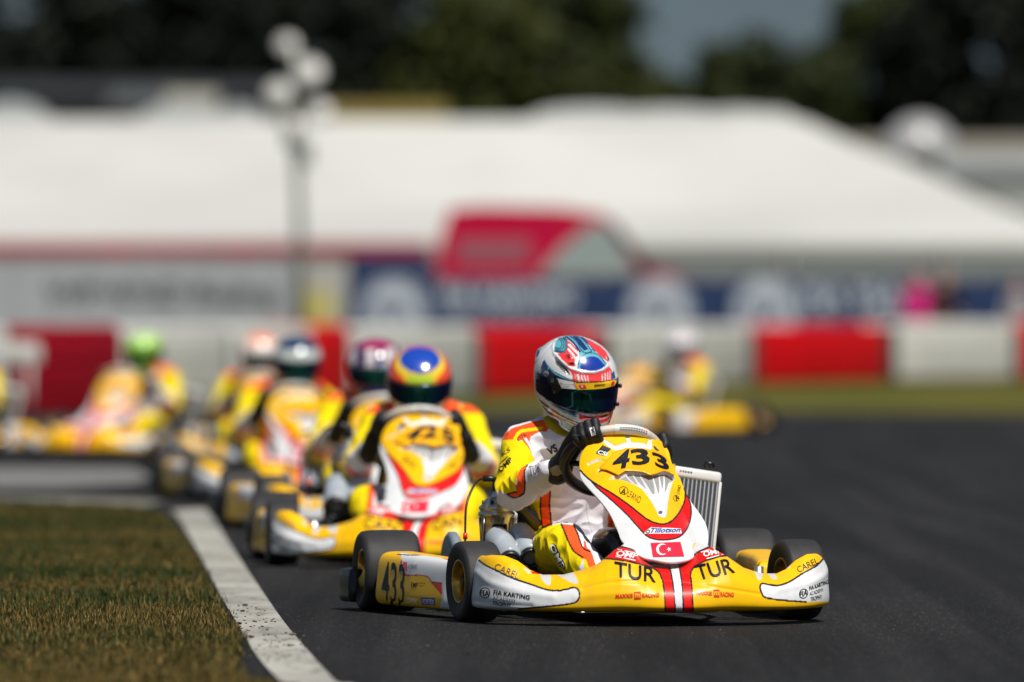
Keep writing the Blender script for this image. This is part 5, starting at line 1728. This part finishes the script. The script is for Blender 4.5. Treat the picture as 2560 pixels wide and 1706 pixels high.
me.polygons.foreach_set('material_index', pick.astype(np.int32)); me.update(calc_edges=True)
tag(new_obj("grass", me), "short dry and green grass on the verge left of the white line", "grass", kind='stuff')

# clods of earth and grass cuttings dropped on the line
mb = MB(); r_ = np.random.default_rng(3)
m_clod = mat("dry_clod", (.030, .022, .014), .95, bump=.5); m_clod2 = mat("pale_chip", (.16, .13, .09), .9)
def clod(x, y, s, m_):
    bm = bmesh.new(); bmesh.ops.create_icosphere(bm, subdivisions=1, radius=s)
    for v in bm.verts:
        v.co = Vector((v.co.x * (1 + .8 * r_.random()), v.co.y * (1 + .8 * r_.random()), v.co.z * .5)) + Vector((x, y, s * .3 + .005))
    bm.verts.index_update()
    mb.add([v.co.copy() for v in bm.verts], [[v.index for v in f.verts] for f in bm.faces], m_, False); bm.free()
for k in range(150):
    py = r_.uniform(1515, 1660); c0 = np.interp(py, [1515, 1560, 1660], [610, 640, 700])
    p = ground(c0 + r_.normal(-10, 55), py)
    clod(p.x, p.y, r_.uniform(.0012, .0045) * (2.2 if r_.random() < .12 else 1), m_clod if r_.random() < .8 else m_clod2)
for k in range(60):
    p = ground(r_.uniform(760, 2300), r_.uniform(1560, 1690)); clod(p.x, p.y, r_.uniform(.001, .003), m_clod2 if r_.random() < .6 else m_clod)
p = ground(1172, 1640); clod(p.x, p.y, .008, m_clod); p = ground(1070, 1620); clod(p.x, p.y, .004, m_clod2)
tag(mb.build("scattered_earth"), "crumbs of dry earth scattered over the white line and asphalt", "debris", kind='stuff')

# ------------------------------------------------------------------ barrier blocks
m_br = mat("barrier_red", (.66, .003, .008), .8, spec=.1, var=.12, vscale=1.5)
m_bw = mat("barrier_white", (.60, .60, .56), .7, spec=.2, var=.12, vscale=1.5)
m_seam = mat("barrier_seam", (.02, .02, .02), .8)
Yb = lambda px: np.interp(px, [-200, 30, 310, 580, 785, 880, 1210, 1510, 1890, 2230, 2550, 2900], [84, 86, 89, 93, 97, 100, 110, 120, 131, 138, 142, 145])
m_br_shade = mat("barrier_red_shaded", (.30, .003, .014), .8, spec=.1, var=.12, vscale=1.5)  # same barrier red, with the turned-away block's shade put into the colour
def barrier(px0, px1, m_, label, top=810):
    y0, y1 = Yb(px0), Yb(px1)
    a = Vector((X_at(px0, y0), y0, 0)); b = Vector((X_at(px1, y1), y1, 0))
    d = (b - a); L = d.length; d.normalize(); c = (a + b) / 2
    Hh = max(.80, Z_at(top, (y0 + y1) / 2))
    t = thing("barrier_block", label, "barrier", c, math.atan2(d.y, d.x), "barrier blocks along the far verge")
    mb = MB(); mb.box((0, .35, Hh / 2), (L * .985, .7, Hh), m_, bev=.06); mb.build("block", t)
    mb = MB()
    for s in (-1, 1): mb.box((s * L * .5, .35, Hh / 2 - .03), (min(.5, L * .06), .62, Hh - .1), m_seam, bev=.03)
    for z in (.33, .62): mb.box((0, -.004, Hh * z), (L * .96, .02, .012), m_, bev=.004)
    mb.build("coupling_strap", t)
barrier(-260, 25, m_bw, "white barrier block at the left edge", 815)
barrier(42, 308, m_br_shade, "shade-darkened red barrier block behind the lime-helmeted driver", 815)
barrier(314, 575, m_bw, "white barrier block between the lime and peach helmets", 815)
barrier(588, 780, m_bw, "white barrier block behind the peach and dark-topped helmets", 815)
barrier(786, 872, m_br, "narrow red barrier block behind the plum helmet", 812)
barrier(884, 1190, m_bw, "white barrier block directly behind the orange helmet", 815)
barrier(1216, 1504, m_br, "red barrier block behind the leading driver's helmet", 818)
barrier(1536, 1878, m_bw, "white barrier block behind the side-on kart", 812)
barrier(1902, 2215, m_br, "red barrier block right of the side-on kart", 815)
barrier(2246, 2540, m_bw, "white barrier block, rightmost whole one", 806)
barrier(2560, 2800, m_br, "red barrier block cut by the right edge", 806)
# pale board lying against the left red block
t = thing("board", "beige board leaning on the shade-darkened red barrier at the left edge", "board", (X_at(40, 84.5), 84.2, 0), rad(8))
mb = MB(); mb.box((-.05, 0, .64), (.62, .06, .22), m_bw, bev=.05); mb.build("panel", t)
mb = MB(); mb.tube([(-.2, 0, 0), (-.2, 0, .55)], .02, m_bw); mb.tube([(.15, 0, 0), (.15, 0, .55)], .02, m_bw); mb.build("leg", t)

# ------------------------------------------------------------------ banners on the fence behind
def flat_text(mb, s, x0, z0, w, h, m_, y=0.0, bold=.02):
    V, F, a = text_mesh(s, bold)
    mb.add([(x0 + v[0] * w, y, z0 + v[1] * h) for v in V], F, m_, False)
def disc(mb, x, z, r0, r1, m_, y, n=40):
    V = []
    for k in range(n):
        t = 2 * math.pi * k / n
        V += [(x + r1 * math.cos(t), y, z + r1 * math.sin(t)), (x + r0 * math.cos(t), y, z + r0 * math.sin(t))]
    mb.add(V, [(2 * k, 2 * ((k + 1) % n), 2 * ((k + 1) % n) + 1, 2 * k + 1) for k in range(n)], m_, False)
m_bng = mat("banner_grey", (.36, .38, .41), .6, var=.08, vscale=1)
m_bnn = mat("banner_navy", (.014, .036, .115), .55, var=.1, vscale=1)
m_bnt = mat("banner_print", (.48, .53, .60), .6)
m_post = mat("fence_post", (.18, .18, .18), .5, metal=.5)
def banner(px0, px1, py_top, Y, m_, label):
    x0, x1 = X_at(px0, Y), X_at(px1, Y); zt = Z_at(py_top, Y)
    t = thing("banner", label, "banner", ((x0 + x1) / 2, Y, 0), 0, "advertising banners behind the barriers")
    w = x1 - x0
    mb = MB()
    n = 40; V = []
    for i in range(n + 1):
        for z in (.12, zt * .5, zt): V.append((-w / 2 + w * i / n, .02 * math.sin(i * 1.7), z))
    mb.add(V, grid_faces(n + 1, 3), m_)
    V2 = [(v[0], v[1] + .01, v[2]) for v in V]; mb.add(V2, grid_faces(n + 1, 3), m_)
    cloth = mb.build("cloth", t)
    mb = MB()
    for x in (-w / 2, 0, w / 2): mb.tube([(x, .08, 0), (x, .08, zt + .05)], .025, m_post)
    mb.tube([(-w / 2, .08, zt + .02), (w / 2, .08, zt + .02)], .02, m_post)
    mb.build("post", t)
    return t, cloth, w, zt
t, c_, w, zt = banner(-300, 733, 648, 150, m_bng, "long grey banner with a line of dark lettering, at the left")
mb = MB(); x0 = X_at(115, 150) - t.location.x
flat_text(mb, "WF·WNO·Racing", x0, Z_at(768, 150), X_at(690, 150) - X_at(115, 150), .42, m_ink_grey, -.03, .03); mb.build("lettering", c_)
t, c_, w, zt = banner(738, 866, 652, 149, mat("banner_pale", (.42, .42, .40), .6), "narrow pale banner with a yellow patch, behind the floodlight pole")
mb = MB(); disc(mb, X_at(795, 149) - t.location.x, Z_at(768, 149), 0, .33, mat("banner_yellow", (.50, .44, .15), .6), -.03); mb.build("emblem", c_)
def fia(px_c, Y, t, mb, r=.52, zc=None):
    x = X_at(px_c, Y) - t.location.x; z = Z_at(775, Y) if zc is None else zc
    disc(mb, x, z, 0, r, m_bnt, -.025); disc(mb, x, z, r * .86, r * .90, m_bnn, -.035)
    flat_text(mb, "FIA", x - r * .62, z - r * .28, r * 1.24, r * .56, m_bnn, -.035, .03)
for (a, b, lab, em, tx) in ((872, 1490, "navy banner with round emblem and pale text, left of the leading helmet", 985, (1105, 1440)), (1494, 1810, "navy banner with round emblem, right of the leading helmet", 1650, None), (1814, 2130, "navy banner with teal-grey round emblem above the red barrier", 1915, (2010, 2115)), (2134, 2440, "navy banner section behind the two onlookers", None, (2140, 2260)), (2444, 2900, "dark navy banner reaching the right edge", None, None)):
    t, c_, w, zt = banner(a, b, 700, 152, m_bnn, lab)
    mb = MB()
    if em: fia(em, 152, t, mb, .58)
    if tx:
        x0 = X_at(tx[0], 152) - t.location.x; x1 = X_at(tx[1], 152) - t.location.x
        flat_text(mb, "FIA KARTING" if tx[1] - tx[0] > 200 else "FIA", x0, Z_at(768, 152), x1 - x0, .40, m_bnt, -.03, .03)
        flat_text(mb, "ACADEMY" if tx[1] - tx[0] > 200 else "KART", x0, Z_at(800, 152), (x1 - x0) * .9, .18, m_bnt, -.03, .0)
    if mb.f: mb.build("print", c_)

# ------------------------------------------------------------------ red van behind the banners
Yv = 165
t = thing("van", "red van with pale windscreen parked behind the navy banners", "van", (X_at(1340, Yv), Yv, 0), 0)
m_van = mat("van_red", (.50, .003, .045), .5, spec=.2, var=.05)
s = Yv / FPX
def side_prof(pts, y0, y1, mb, m_):
    V = [(x, y0, z) for x, z in pts] + [(x, y1, z) for x, z in pts]; n = len(pts)
    mb.add(V, [tuple(range(n)), tuple(range(n, 2 * n))[::-1]] + [(i, (i + 1) % n, n + (i + 1) % n, n + i) for i in range(n)], m_, False)
vx = lambda px: X_at(px, Yv) - t.location.x
vz = lambda py: Z_at(py, Yv)
mb = MB()
side_prof([(vx(1085), .25), (vx(1085), 1.6), (vx(1100), vz(600)), (vx(1125), vz(522)), (vx(1200), vz(516)), (vx(1400), vz(520)), (vx(1510), vz(536)), (vx(1560), vz(585)), (vx(1630), vz(675)), (vx(1760), vz(700)), (vx(1790), 1.2), (vx(1790), .25)], 0, 1.9, mb, m_van)
b = mb.build("body", t)
mb = MB(); m_vg = mat("van_glass", (.30, .36, .36), .12, coat=.3)
side_prof([(vx(1345), vz(690)), (vx(1400), vz(622)), (vx(1485), vz(555)), (vx(1525), vz(566)), (vx(1598), vz(690))], -.02, .02, mb, m_vg)
mb.build("window", t)
mb = MB(); side_prof([(vx(1140), vz(600)), (vx(1330), vz(600)), (vx(1320), vz(655)), (vx(1140), vz(655))], -.015, .015, mb, mat("van_print", (.30, .10, .13), .5)); mb.build("side_print", t)
mb = MB(); mb.tube([(vx(1530), -.03, vz(556)), (vx(1575), -.03, vz(610)), (vx(1625), -.03, vz(690))], .05, m_black); mb.build("windscreen_pillar", t)
for px in (1180, 1690):
    w_ = new_obj("wheel", None, t); w_.location = (vx(px), .12, .34)
    mb = MB(); mb.lathe([(-.1, .2), (-.11, .30), (-.08, .34), (.08, .34), (.11, .30), (.1, .2)], m_rubber, n=32); mb.build("tyre", w_)
    mb = MB(); mb.lathe([(-.09, .001), (-.09, .2), (.09, .2), (.09, .001)], m_alu, n=24); mb.build("rim", w_)

# ------------------------------------------------------------------ big marquee
m_tent = mat("marquee_pvc", (.53, .53, .50), .65, var=.16, vscale=.12, spec=.2)
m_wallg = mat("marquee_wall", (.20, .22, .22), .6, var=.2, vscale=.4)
t = thing("marquee", "long white marquee with hipped right end filling the background", "marquee", (0, 200, 0))
Ye, Yr = 200, 216
xe0, xe1 = X_at(-400, Ye), X_at(2760, Ye); xr0, xr1 = X_at(-400, Yr), X_at(2010, Yr)
ze = Z_at(612, Ye); zr = Z_at(300, Yr)
n = 60; V = []; 
mb = MB()
rows = 16
for j in range(rows + 1):
    v = j / rows
    for i in range(n + 1):
        u = i / n
        x = (xe0 + (xe1 - xe0) * u) * (1 - v) + (xr0 + (xr1 - xr0) * u) * v
        bay = abs(((x / 5.0) % 1) - .5) * 2
        V.append((x, (Ye + (Yr - Ye) * v) - 200, ze + (zr - ze) * v - .12 * (1 - bay ** 2) * math.sin(math.pi * v)))
mb.add(V, grid_faces(rows + 1, n + 1), m_tent)
mb.add([(xe1, 0, ze), (xr1, 16, zr), (xe1, 32, ze)], [(0, 1, 2)], m_tent, False)
mb.add([(xr0, 16, zr), (xr1, 16, zr), (xe1, 32, ze), (xe0, 32, ze)], [(0, 1, 2, 3)], m_tent, False)
mb.build("roof", t)
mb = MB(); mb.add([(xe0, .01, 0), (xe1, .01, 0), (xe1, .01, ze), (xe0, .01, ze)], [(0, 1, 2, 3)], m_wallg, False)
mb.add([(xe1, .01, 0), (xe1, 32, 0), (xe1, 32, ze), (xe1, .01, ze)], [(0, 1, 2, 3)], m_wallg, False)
for k in range(9):
    x = xe0 + (xe1 - xe0) * k / 8; mb.tube([(x, -.08, 0), (x, -.08, ze)], .06, m_post)
mb.build("wall", t)
mb = MB(); mb.box(((xe0 + xe1) / 2, -.02, ze - .05), (xe1 - xe0, .04, .22), m_tent); mb.build("valance", t)
# hospitality row in front of its left half: dark openings with red fascia
t = thing("hospitality_unit", "low dark unit with a red fascia in front of the marquee's left half", "building", (X_at(380, 190), 190, 0))
mb = MB(); w = X_at(1090, 190) - X_at(-300, 190); zt = Z_at(606, 190)
mb.box((0, 1.5, zt / 2 - .15), (w, 3, zt - .3), mat("unit_dark", (.05, .055, .06), .6, var=.5, vscale=.6)); mb.build("wall", t)
mb = MB(); mb.box((0, -.06, zt - .14), (w, .12, .26), mat("fascia_red", (.34, .008, .03), .5)); mb.build("fascia", t)
for (a, b, m_) in ((0, 120, "d"), (335, 530, "g"), (560, 640, "r"), (250, 330, "r"), (880, 1080, "n")):
    mm_ = {"d": m_black, "g": m_wallg, "r": m_br, "n": m_bnn}[m_]
    mb = MB()
    mb.box(((X_at(a, 190) + X_at(b, 190)) / 2 - X_at(380, 190), -.1, zt - .55), (X_at(b, 190) - X_at(a, 190), .06, .5), mm_)
    mb.build("door_panel", t)

# tents and vehicles beyond the marquee
def peak_tent(px, pw, py_top, py_eave, Y, label, m_=m_tent):
    x = X_at(px, Y); w = pw * Y / FPX / 2; zt = Z_at(py_top, Y); z0 = Z_at(py_eave, Y)
    t = thing("pagoda_tent", label, "tent", (x, Y, 0), 0, "pagoda tents behind the marquee")
    prof = [(w, z0), (w * .75, z0 + (zt - z0) * .55), (w * .45, z0 + (zt - z0) * .85), (.02, zt)]
    V = []
    for r_, z in prof:
        for sx, sy in ((-1, -1), (1, -1), (1, 1), (-1, 1)): V.append((r_ * sx, r_ * sy, z))
    mb = MB(); mb.add(V, grid_faces(4, 4, True), m_, False); mb.build("roof", t)
    mb = MB()
    for sx, sy in ((-1, -1), (1, -1), (1, 1), (-1, 1)): mb.tube([(w * sx * .97, w * sy * .97, 0), (w * sx * .97, w * sy * .97, z0)], .05, m_post, n=8)
    mb.build("leg", t)
for a in ((1480, 330, 268, 300, 225, "pagoda tent peeking over the marquee, leftmost of the row"), (1680, 300, 270, 300, 226, "pagoda tent peeking over the marquee, second of the row"), (1850, 260, 273, 305, 227, "pagoda tent peeking over the marquee, third of the row"), (1950, 120, 278, 350, 228, "pagoda tent peeking over the marquee, at its right end"), (460, 280, 258, 330, 226, "pagoda tent over the marquee at the left"), (30, 240, 250, 330, 226, "pagoda tent over the marquee at the left edge"), (600, 160, 262, 330, 226, "pagoda tent just left of the pole's lower lamps")):
    peak_tent(*a, m_=(mat('tent_back', (.42, .43, .42), .6) if a[0] > 1000 else mat('tent_grey', (.24, .26, .26), .6)))
def block_building(px0, px1, py_top, Y, m_, label, cat="building", name="building", roof=None, depth=6):
    x0, x1 = X_at(px0, Y), X_at(px1, Y); z = Z_at(py_top, Y)
    t = thing(name, label, cat, ((x0 + x1) / 2, Y, 0))
    mb = MB(); mb.box((0, depth / 2, (z - .6) / 2), (x1 - x0, depth, z - .6), m_, bev=.03); mb.build("wall", t)
    w = x1 - x0
    mb = MB(); V = [(-w / 2 - .2, -.2, z - .6), (w / 2 + .2, -.2, z - .6), (w / 2 + .2, depth / 2, z), (-w / 2 - .2, depth / 2, z), (w / 2 + .2, depth + .2, z - .6), (-w / 2 - .2, depth + .2, z - .6)]
    mb.add(V, [(0, 1, 2, 3), (3, 2, 4, 5), (0, 3, 5), (1, 4, 2)], roof or m_, False); mb.build("roof", t)
    mb = MB()
    for k in range(4): mb.box((-w / 2 + w * (k + .5) / 4, -.02, (z - .6) * .6), (w * .12, .05, 1.0), m_black)
    mb.build("window", t)
block_building(-200, 690, 190, 250, mat("shed_dark", (.018, .020, .020), .7, var=.3, vscale=.3), "long dark shed beyond the marquee at the left", depth=8)
block_building(285, 415, 215, 240, mat("shed_grey", (.055, .06, .06), .7), "grey cabin rising over the marquee at the left")
block_building(425, 520, 222, 236, mat("truck_beige", (.28, .27, .22), .6), "beige truck box over the marquee", "truck", "truck")
block_building(780, 1100, 252, 240, mat("awning_yellow", (.14, .105, .012), .6), "yellow-roofed stand beyond the marquee, right of the pole", roof=mat("roof_yellow", (.16, .12, .016), .6))
block_building(2080, 2900, 335, 238, mat("wall_tan", (.26, .22, .16), .7, var=.2, vscale=.3), "long tan building at the right beyond the marquee", roof=mat("roof_tan", (.20, .18, .14), .7), depth=10)
block_building(2040, 2900, 375, 222, mat("roof_greyb", (.27, .285, .275), .6, var=.15, vscale=.3), "grey-roofed hall at the right beyond the marquee's hip", depth=9)
# white dome
Yd = 219
t = thing("radome", "round white dome standing above the grey roof at the right", "dome", (X_at(2300, Yd), Yd, 0))
mb = MB(); prof = []
for k in range(13):
    a = math.pi / 2 * k / 12; prof.append((Z_at(385, Yd) + (Z_at(290, Yd) - Z_at(385, Yd)) * math.sin(a), .95 * math.cos(a) + .001))
mb.lathe(prof, mat("dome_white", (.34, .34, .34), .35, coat=.3), Matrix.Rotation(math.pi / 2, 4, 'X'), 32); mb.build("shell", t)
mb = MB(); mb.tube([(0, 0, 0), (0, 0, Z_at(385, Yd))], .5, m_post); mb.build("mast", t)

# ------------------------------------------------------------------ lamp pole
Yp = 128
t = thing("lamp_pole", "tall pole with a cluster of round lamps in front of the marquee", "pole", (X_at(752, Yp), Yp, 0))
lx = lambda px: X_at(px, Yp) - t.location.x
lz = lambda py: Z_at(py, Yp)
mb = MB(); m_pole = mat("pole_grey", (.30, .30, .28), .4, metal=.5)
mb.tube([(0, 0, 0), (lx(750), 0, lz(600)), (lx(742), 0, lz(380)), (lx(752), 0, lz(240)), (lx(735), 0, lz(110))], [.08, .075, .065, .045, .035], m_pole, n=16)
pole = mb.build("mast", t)
mb = MB(); mb.box((lx(755), 0, lz(385)), (.30, .2, .34), m_wallg, bev=.03); mb.box((lx(725), 0, lz(345)), (.16, .2, .3), m_wallg, bev=.03); mb.build("control_box", t)
m_lamp = mat("lamp_white", (.42, .42, .40), .4, coat=.2)
for (px, py, r_) in ((718, 118, .16), (772, 186, .235), (698, 240, .21), (800, 285, .19), (730, 318, .17)):
    c_ = Vector((lx(px), -.12, lz(py)))
    M = Matrix.Translation(c_) @ Matrix.Rotation(rad(-28), 4, 'X')
    mb = MB(); mb.lathe([(-.10, .001), (-.10, r_ * .6), (-.08, r_ * .98), (-.05, r_), (0, r_ * .95), (.08, r_ * .6), (.14, r_ * .25), (.14, .001)], m_lamp, M, 28)
    mb.tube([c_ + Vector((0, .1, 0)), Vector((lx(752), 0, lz(py + 15)))], .02, m_pole)
    mb.build("lamp", t)

# ------------------------------------------------------------------ onlookers behind the barriers
def onlooker(px, Y, shirt, trousers, hair, h, label, turn=0):
    t = new_obj("person", None); t.location = (X_at(px, Y), Y, 0); t.rotation_euler = (0, 0, turn)
    tag(t, label, "person", "onlookers behind the barriers")
    k = h / 1.75
    mb = MB()
    def S(p): return tuple(c * k for c in p)
    limb(mb, [S((0, 0, .95)), S((0, 0, 1.15)), S((0, .01, 1.38))], [.15 * k, .14 * k, .17 * k]); limb(mb, [S((0, 0, 1.40)), S((0, -.01, 1.52))], [.07 * k, .055 * k])
    ell(mb, S((0, -.01, 1.63)), (.078 * k, .095 * k, .115 * k), 12); ell(mb, S((0, -.105, 1.61)), (.012, .018, .02), 6)
    for s in (-1, 1):
        limb(mb, [S((s * .09, 0, .92)), S((s * .10, -.02, .50)), S((s * .10, .01, .08))], [.095 * k, .065 * k, .045 * k]); limb(mb, [S((s * .10, .01, .05)), S((s * .11, -.14, .04))], [.045 * k, .035 * k])
        limb(mb, [S((s * .19, 0, 1.40)), S((s * .25, .0, 1.12)), S((s * .17, -.20, 1.02))], [.06 * k, .045 * k, .035 * k])
        hd = np.array(S((s * .17, -.20, 1.02))); 
        ell(mb, hd + np.array((-s * .02, -.03, 0)), (.035, .045, .02), 8)
        for f in range(4): limb(mb, [hd + np.array((-s * (.0 + .018 * f) + s * .01, -.05, 0)), hd + np.array((-s * (.018 * f) + s * .01, -.09 - .01 * (f in (1, 2)), -.012)), hd + np.array((-s * (.018 * f) + s * .01, -.11, -.035))], [.009, .008, .007], n=8)
        limb(mb, [hd + np.array((-s * .045, -.01, .01)), hd + np.array((-s * .065, -.05, .012))], [.010, .008], n=8)
    me = remeshed(mb, .010, 2, "person_body")
    V = coords_of(me); C = np.empty((len(V), 3)); C[:] = trousers; C[V[:, 2] > .95 * k] = shirt; C[V[:, 2] > 1.47 * k] = (.45, .25, .17)
    hnd = (np.abs(V[:, 0]) > .08) & (V[:, 1] < -.17 * k) & (V[:, 2] > .8); C[hnd] = (.45, .25, .17); C[V[:, 2] < .09] = BLK
    set_col(me, C); me.materials.clear(); me.materials.append(m_suit)
    b = new_obj("body", me, t)
    mb = MB(); V = []
    for i in range(9):
        ph = math.pi * .55 * i / 8
        for q in range(20):
            th = 2 * math.pi * q / 20; fr = 1.0
            V.append((.086 * k * math.sin(ph) * math.cos(th), .005 + .105 * k * math.sin(ph) * math.sin(th) + .012, 1.64 * k + .122 * k * math.cos(ph)))
    mb.add(V, grid_faces(9, 20, True), mat("hair_" + str(int(hair[0] * 1000)), hair, .7)); mb.build("hair", b)
onlooker(2296, 147, (.75, .01, .25), (.08, .01, .02), (.35, .02, .12), 1.80, "onlooker in a bright pink top behind the rightmost white barrier")
onlooker(2362, 145, (.012, .010, .010), (.01, .01, .012), (.012, .008, .006), 1.84, "onlooker all in black beside the one in pink", .4)
onlooker(82, 178, (.05, .05, .06), (.03, .03, .04), (.02, .015, .01), 2.0, "onlooker in dark clothes above the grey banner at the far left", .2)
onlooker(2545, 147, (.40, .40, .42), (.1, .1, .12), (.1, .08, .06), 1.68, "onlooker in pale grey at the right edge", -.2)

# ------------------------------------------------------------------ trees
def leaf_mat(name, c0, c1):
    m, t, b = nt(name)
    oi = t.nodes.new('ShaderNodeNewGeometry')
    tc = t.nodes.new('ShaderNodeTexCoord'); n = t.nodes.new('ShaderNodeTexNoise'); n.inputs['Scale'].default_value = .45
    t.links.new(tc.outputs['Object'], n.inputs['Vector'])
    mx = t.nodes.new('ShaderNodeMix'); mx.data_type = 'RGBA'; mx.inputs[6].default_value = (*c0, 1); mx.inputs[7].default_value = (*c1, 1)
    ad = t.nodes.new('ShaderNodeMath'); ad.operation = 'MULTIPLY_ADD'; ad.inputs[1].default_value = .5
    t.links.new(oi.outputs['Random Per Island'], ad.inputs[0])
    mr = t.nodes.new('ShaderNodeMapRange'); mr.inputs[1].default_value = .35; mr.inputs[2].default_value = .65; mr.inputs[4].default_value = .6
    t.links.new(n.outputs['Fac'], mr.inputs[0]); t.links.new(mr.outputs[0], ad.inputs[2])
    t.links.new(ad.outputs[0], mx.inputs[0]); t.links.new(mx.outputs[2], b.inputs['Base Color'])
    b.inputs['Roughness'].default_value = .6; b.inputs['Specular IOR Level'].default_value = .15
    return m
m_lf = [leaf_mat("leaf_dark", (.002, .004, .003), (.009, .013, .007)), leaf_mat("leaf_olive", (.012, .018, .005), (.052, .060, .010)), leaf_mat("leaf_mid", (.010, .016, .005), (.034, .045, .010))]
m_bark = mat("bark", (.05, .04, .03), .9, bump=.6, bscale=8, var=.4, vscale=2)
def tree(px, Y, py_top, pw, kind, label, seed, base_z=2.0):
    r_ = np.random.default_rng(seed)
    x = X_at(px, Y); zt = Z_at(py_top, Y); R = pw * Y / FPX / 2
    t = thing("tree", label, "tree", (x, Y, 0), 0, "trees on the skyline")
    mb = MB()
    mb.tube(catmull([(0, 0, 0), (.1, 0, zt * .3), (-.1, .1, zt * .6), (0, 0, zt * .88)], 5), [.38, .36, .34, .32, .30, .28, .26, .24, .22, .20, .18, .16, .13, .10, .08, .06], m_bark, n=10)
    cl = []
    nb_ = 38
    for k in range(nb_):
        a = r_.random() * 6.283; z = base_z + (zt - base_z) * (.06 + .90 * (k / nb_)); q = (z - base_z) / (zt - base_z)
        rr = R * math.sqrt(max(.05, 1 - (2 * q - .85) ** 2 * .75)) * r_.uniform(.35, .88)
        cl.append((rr * math.cos(a), rr * math.sin(a), z, R * r_.uniform(.34, .56)))
        if k % 3 == 0: mb.tube([(0, 0, z * .75), (rr * .5 * math.cos(a), rr * .5 * math.sin(a), z * .9), (rr * math.cos(a), rr * math.sin(a), z)], [.12, .07, .03], m_bark, n=6)
    mb.build("trunk", t)
    N = 9000
    idx = r_.integers(0, len(cl), N); c = np.array(cl)[idx]
    d = r_.standard_normal((N, 3)); d /= np.linalg.norm(d, axis=1)[:, None]
    rr = (r_.random(N) ** .45)[:, None]
    P = c[:, :3] + d * rr * c[:, 3:4] * np.array((1, 1, .8))
    u = r_.standard_normal((N, 3)); u /= np.linalg.norm(u, axis=1)[:, None]; w = np.cross(u, d); w /= np.linalg.norm(w, axis=1)[:, None] + 1e-6
    s = (R * .045 + .14) * (.6 + .8 * r_.random(N))[:, None]
    V = np.empty((N * 4, 3)); V[0::4] = P - u * s; V[1::4] = P + w * s * .55; V[2::4] = P + u * s; V[3::4] = P - w * s * .55
    me = raw_mesh("crown", V, [(4 * i, 4 * i + 1, 4 * i + 2, 4 * i + 3) for i in range(N)], m_lf[kind], False)
    new_obj("crown", me, t)
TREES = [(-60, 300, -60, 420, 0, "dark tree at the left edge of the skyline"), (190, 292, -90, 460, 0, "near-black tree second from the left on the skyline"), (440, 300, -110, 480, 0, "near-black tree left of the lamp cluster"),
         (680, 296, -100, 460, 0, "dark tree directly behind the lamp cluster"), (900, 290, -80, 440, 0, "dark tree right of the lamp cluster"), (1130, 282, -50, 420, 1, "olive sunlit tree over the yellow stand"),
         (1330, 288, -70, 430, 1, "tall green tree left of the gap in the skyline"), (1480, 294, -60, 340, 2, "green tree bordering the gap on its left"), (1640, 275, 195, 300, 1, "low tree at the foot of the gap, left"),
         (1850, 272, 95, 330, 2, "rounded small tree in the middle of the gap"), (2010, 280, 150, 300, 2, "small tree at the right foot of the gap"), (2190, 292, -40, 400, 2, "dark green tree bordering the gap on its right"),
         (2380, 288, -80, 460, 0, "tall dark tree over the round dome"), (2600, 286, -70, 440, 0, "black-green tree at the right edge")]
for i, (px, Y, pt, pw, kd, lab) in enumerate(TREES):
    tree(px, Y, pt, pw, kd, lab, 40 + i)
# undergrowth under the trees so nothing bright shows between the trunks
mb = MB(); r_ = np.random.default_rng(77); N = 16000
P = np.stack([r_.uniform(-24, 24, N), r_.uniform(300, 312, N), r_.random(N) ** 1.1 * (5.2 + 1.2 * np.sin(np.linspace(0, 1, N)))], 1)
u = r_.standard_normal((N, 3)); u /= np.linalg.norm(u, axis=1)[:, None]; w = np.cross(u, r_.standard_normal((N, 3))); w /= np.linalg.norm(w, axis=1)[:, None]
V = np.empty((N * 4, 3)); V[0::4] = P - u * .5; V[1::4] = P + w * .3; V[2::4] = P + u * .5; V[3::4] = P - w * .3
me = raw_mesh("undergrowth", V, [(4 * i, 4 * i + 1, 4 * i + 2, 4 * i + 3) for i in range(N)], m_lf[2], False)
tag(new_obj("undergrowth", me), "dark scrub filling the space under the skyline trees", "shrubs", kind='stuff')
# far hills seen through the gap; distance haze is mixed into their base colour
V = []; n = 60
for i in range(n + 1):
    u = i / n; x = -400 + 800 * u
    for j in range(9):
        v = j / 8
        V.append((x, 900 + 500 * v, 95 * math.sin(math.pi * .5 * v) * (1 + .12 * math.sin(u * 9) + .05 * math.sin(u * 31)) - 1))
me = raw_mesh("hills", V, grid_faces(n + 1, 9), mat("hillside_haze_tint", (.060, .088, .105), .95, var=.15, vscale=.01))
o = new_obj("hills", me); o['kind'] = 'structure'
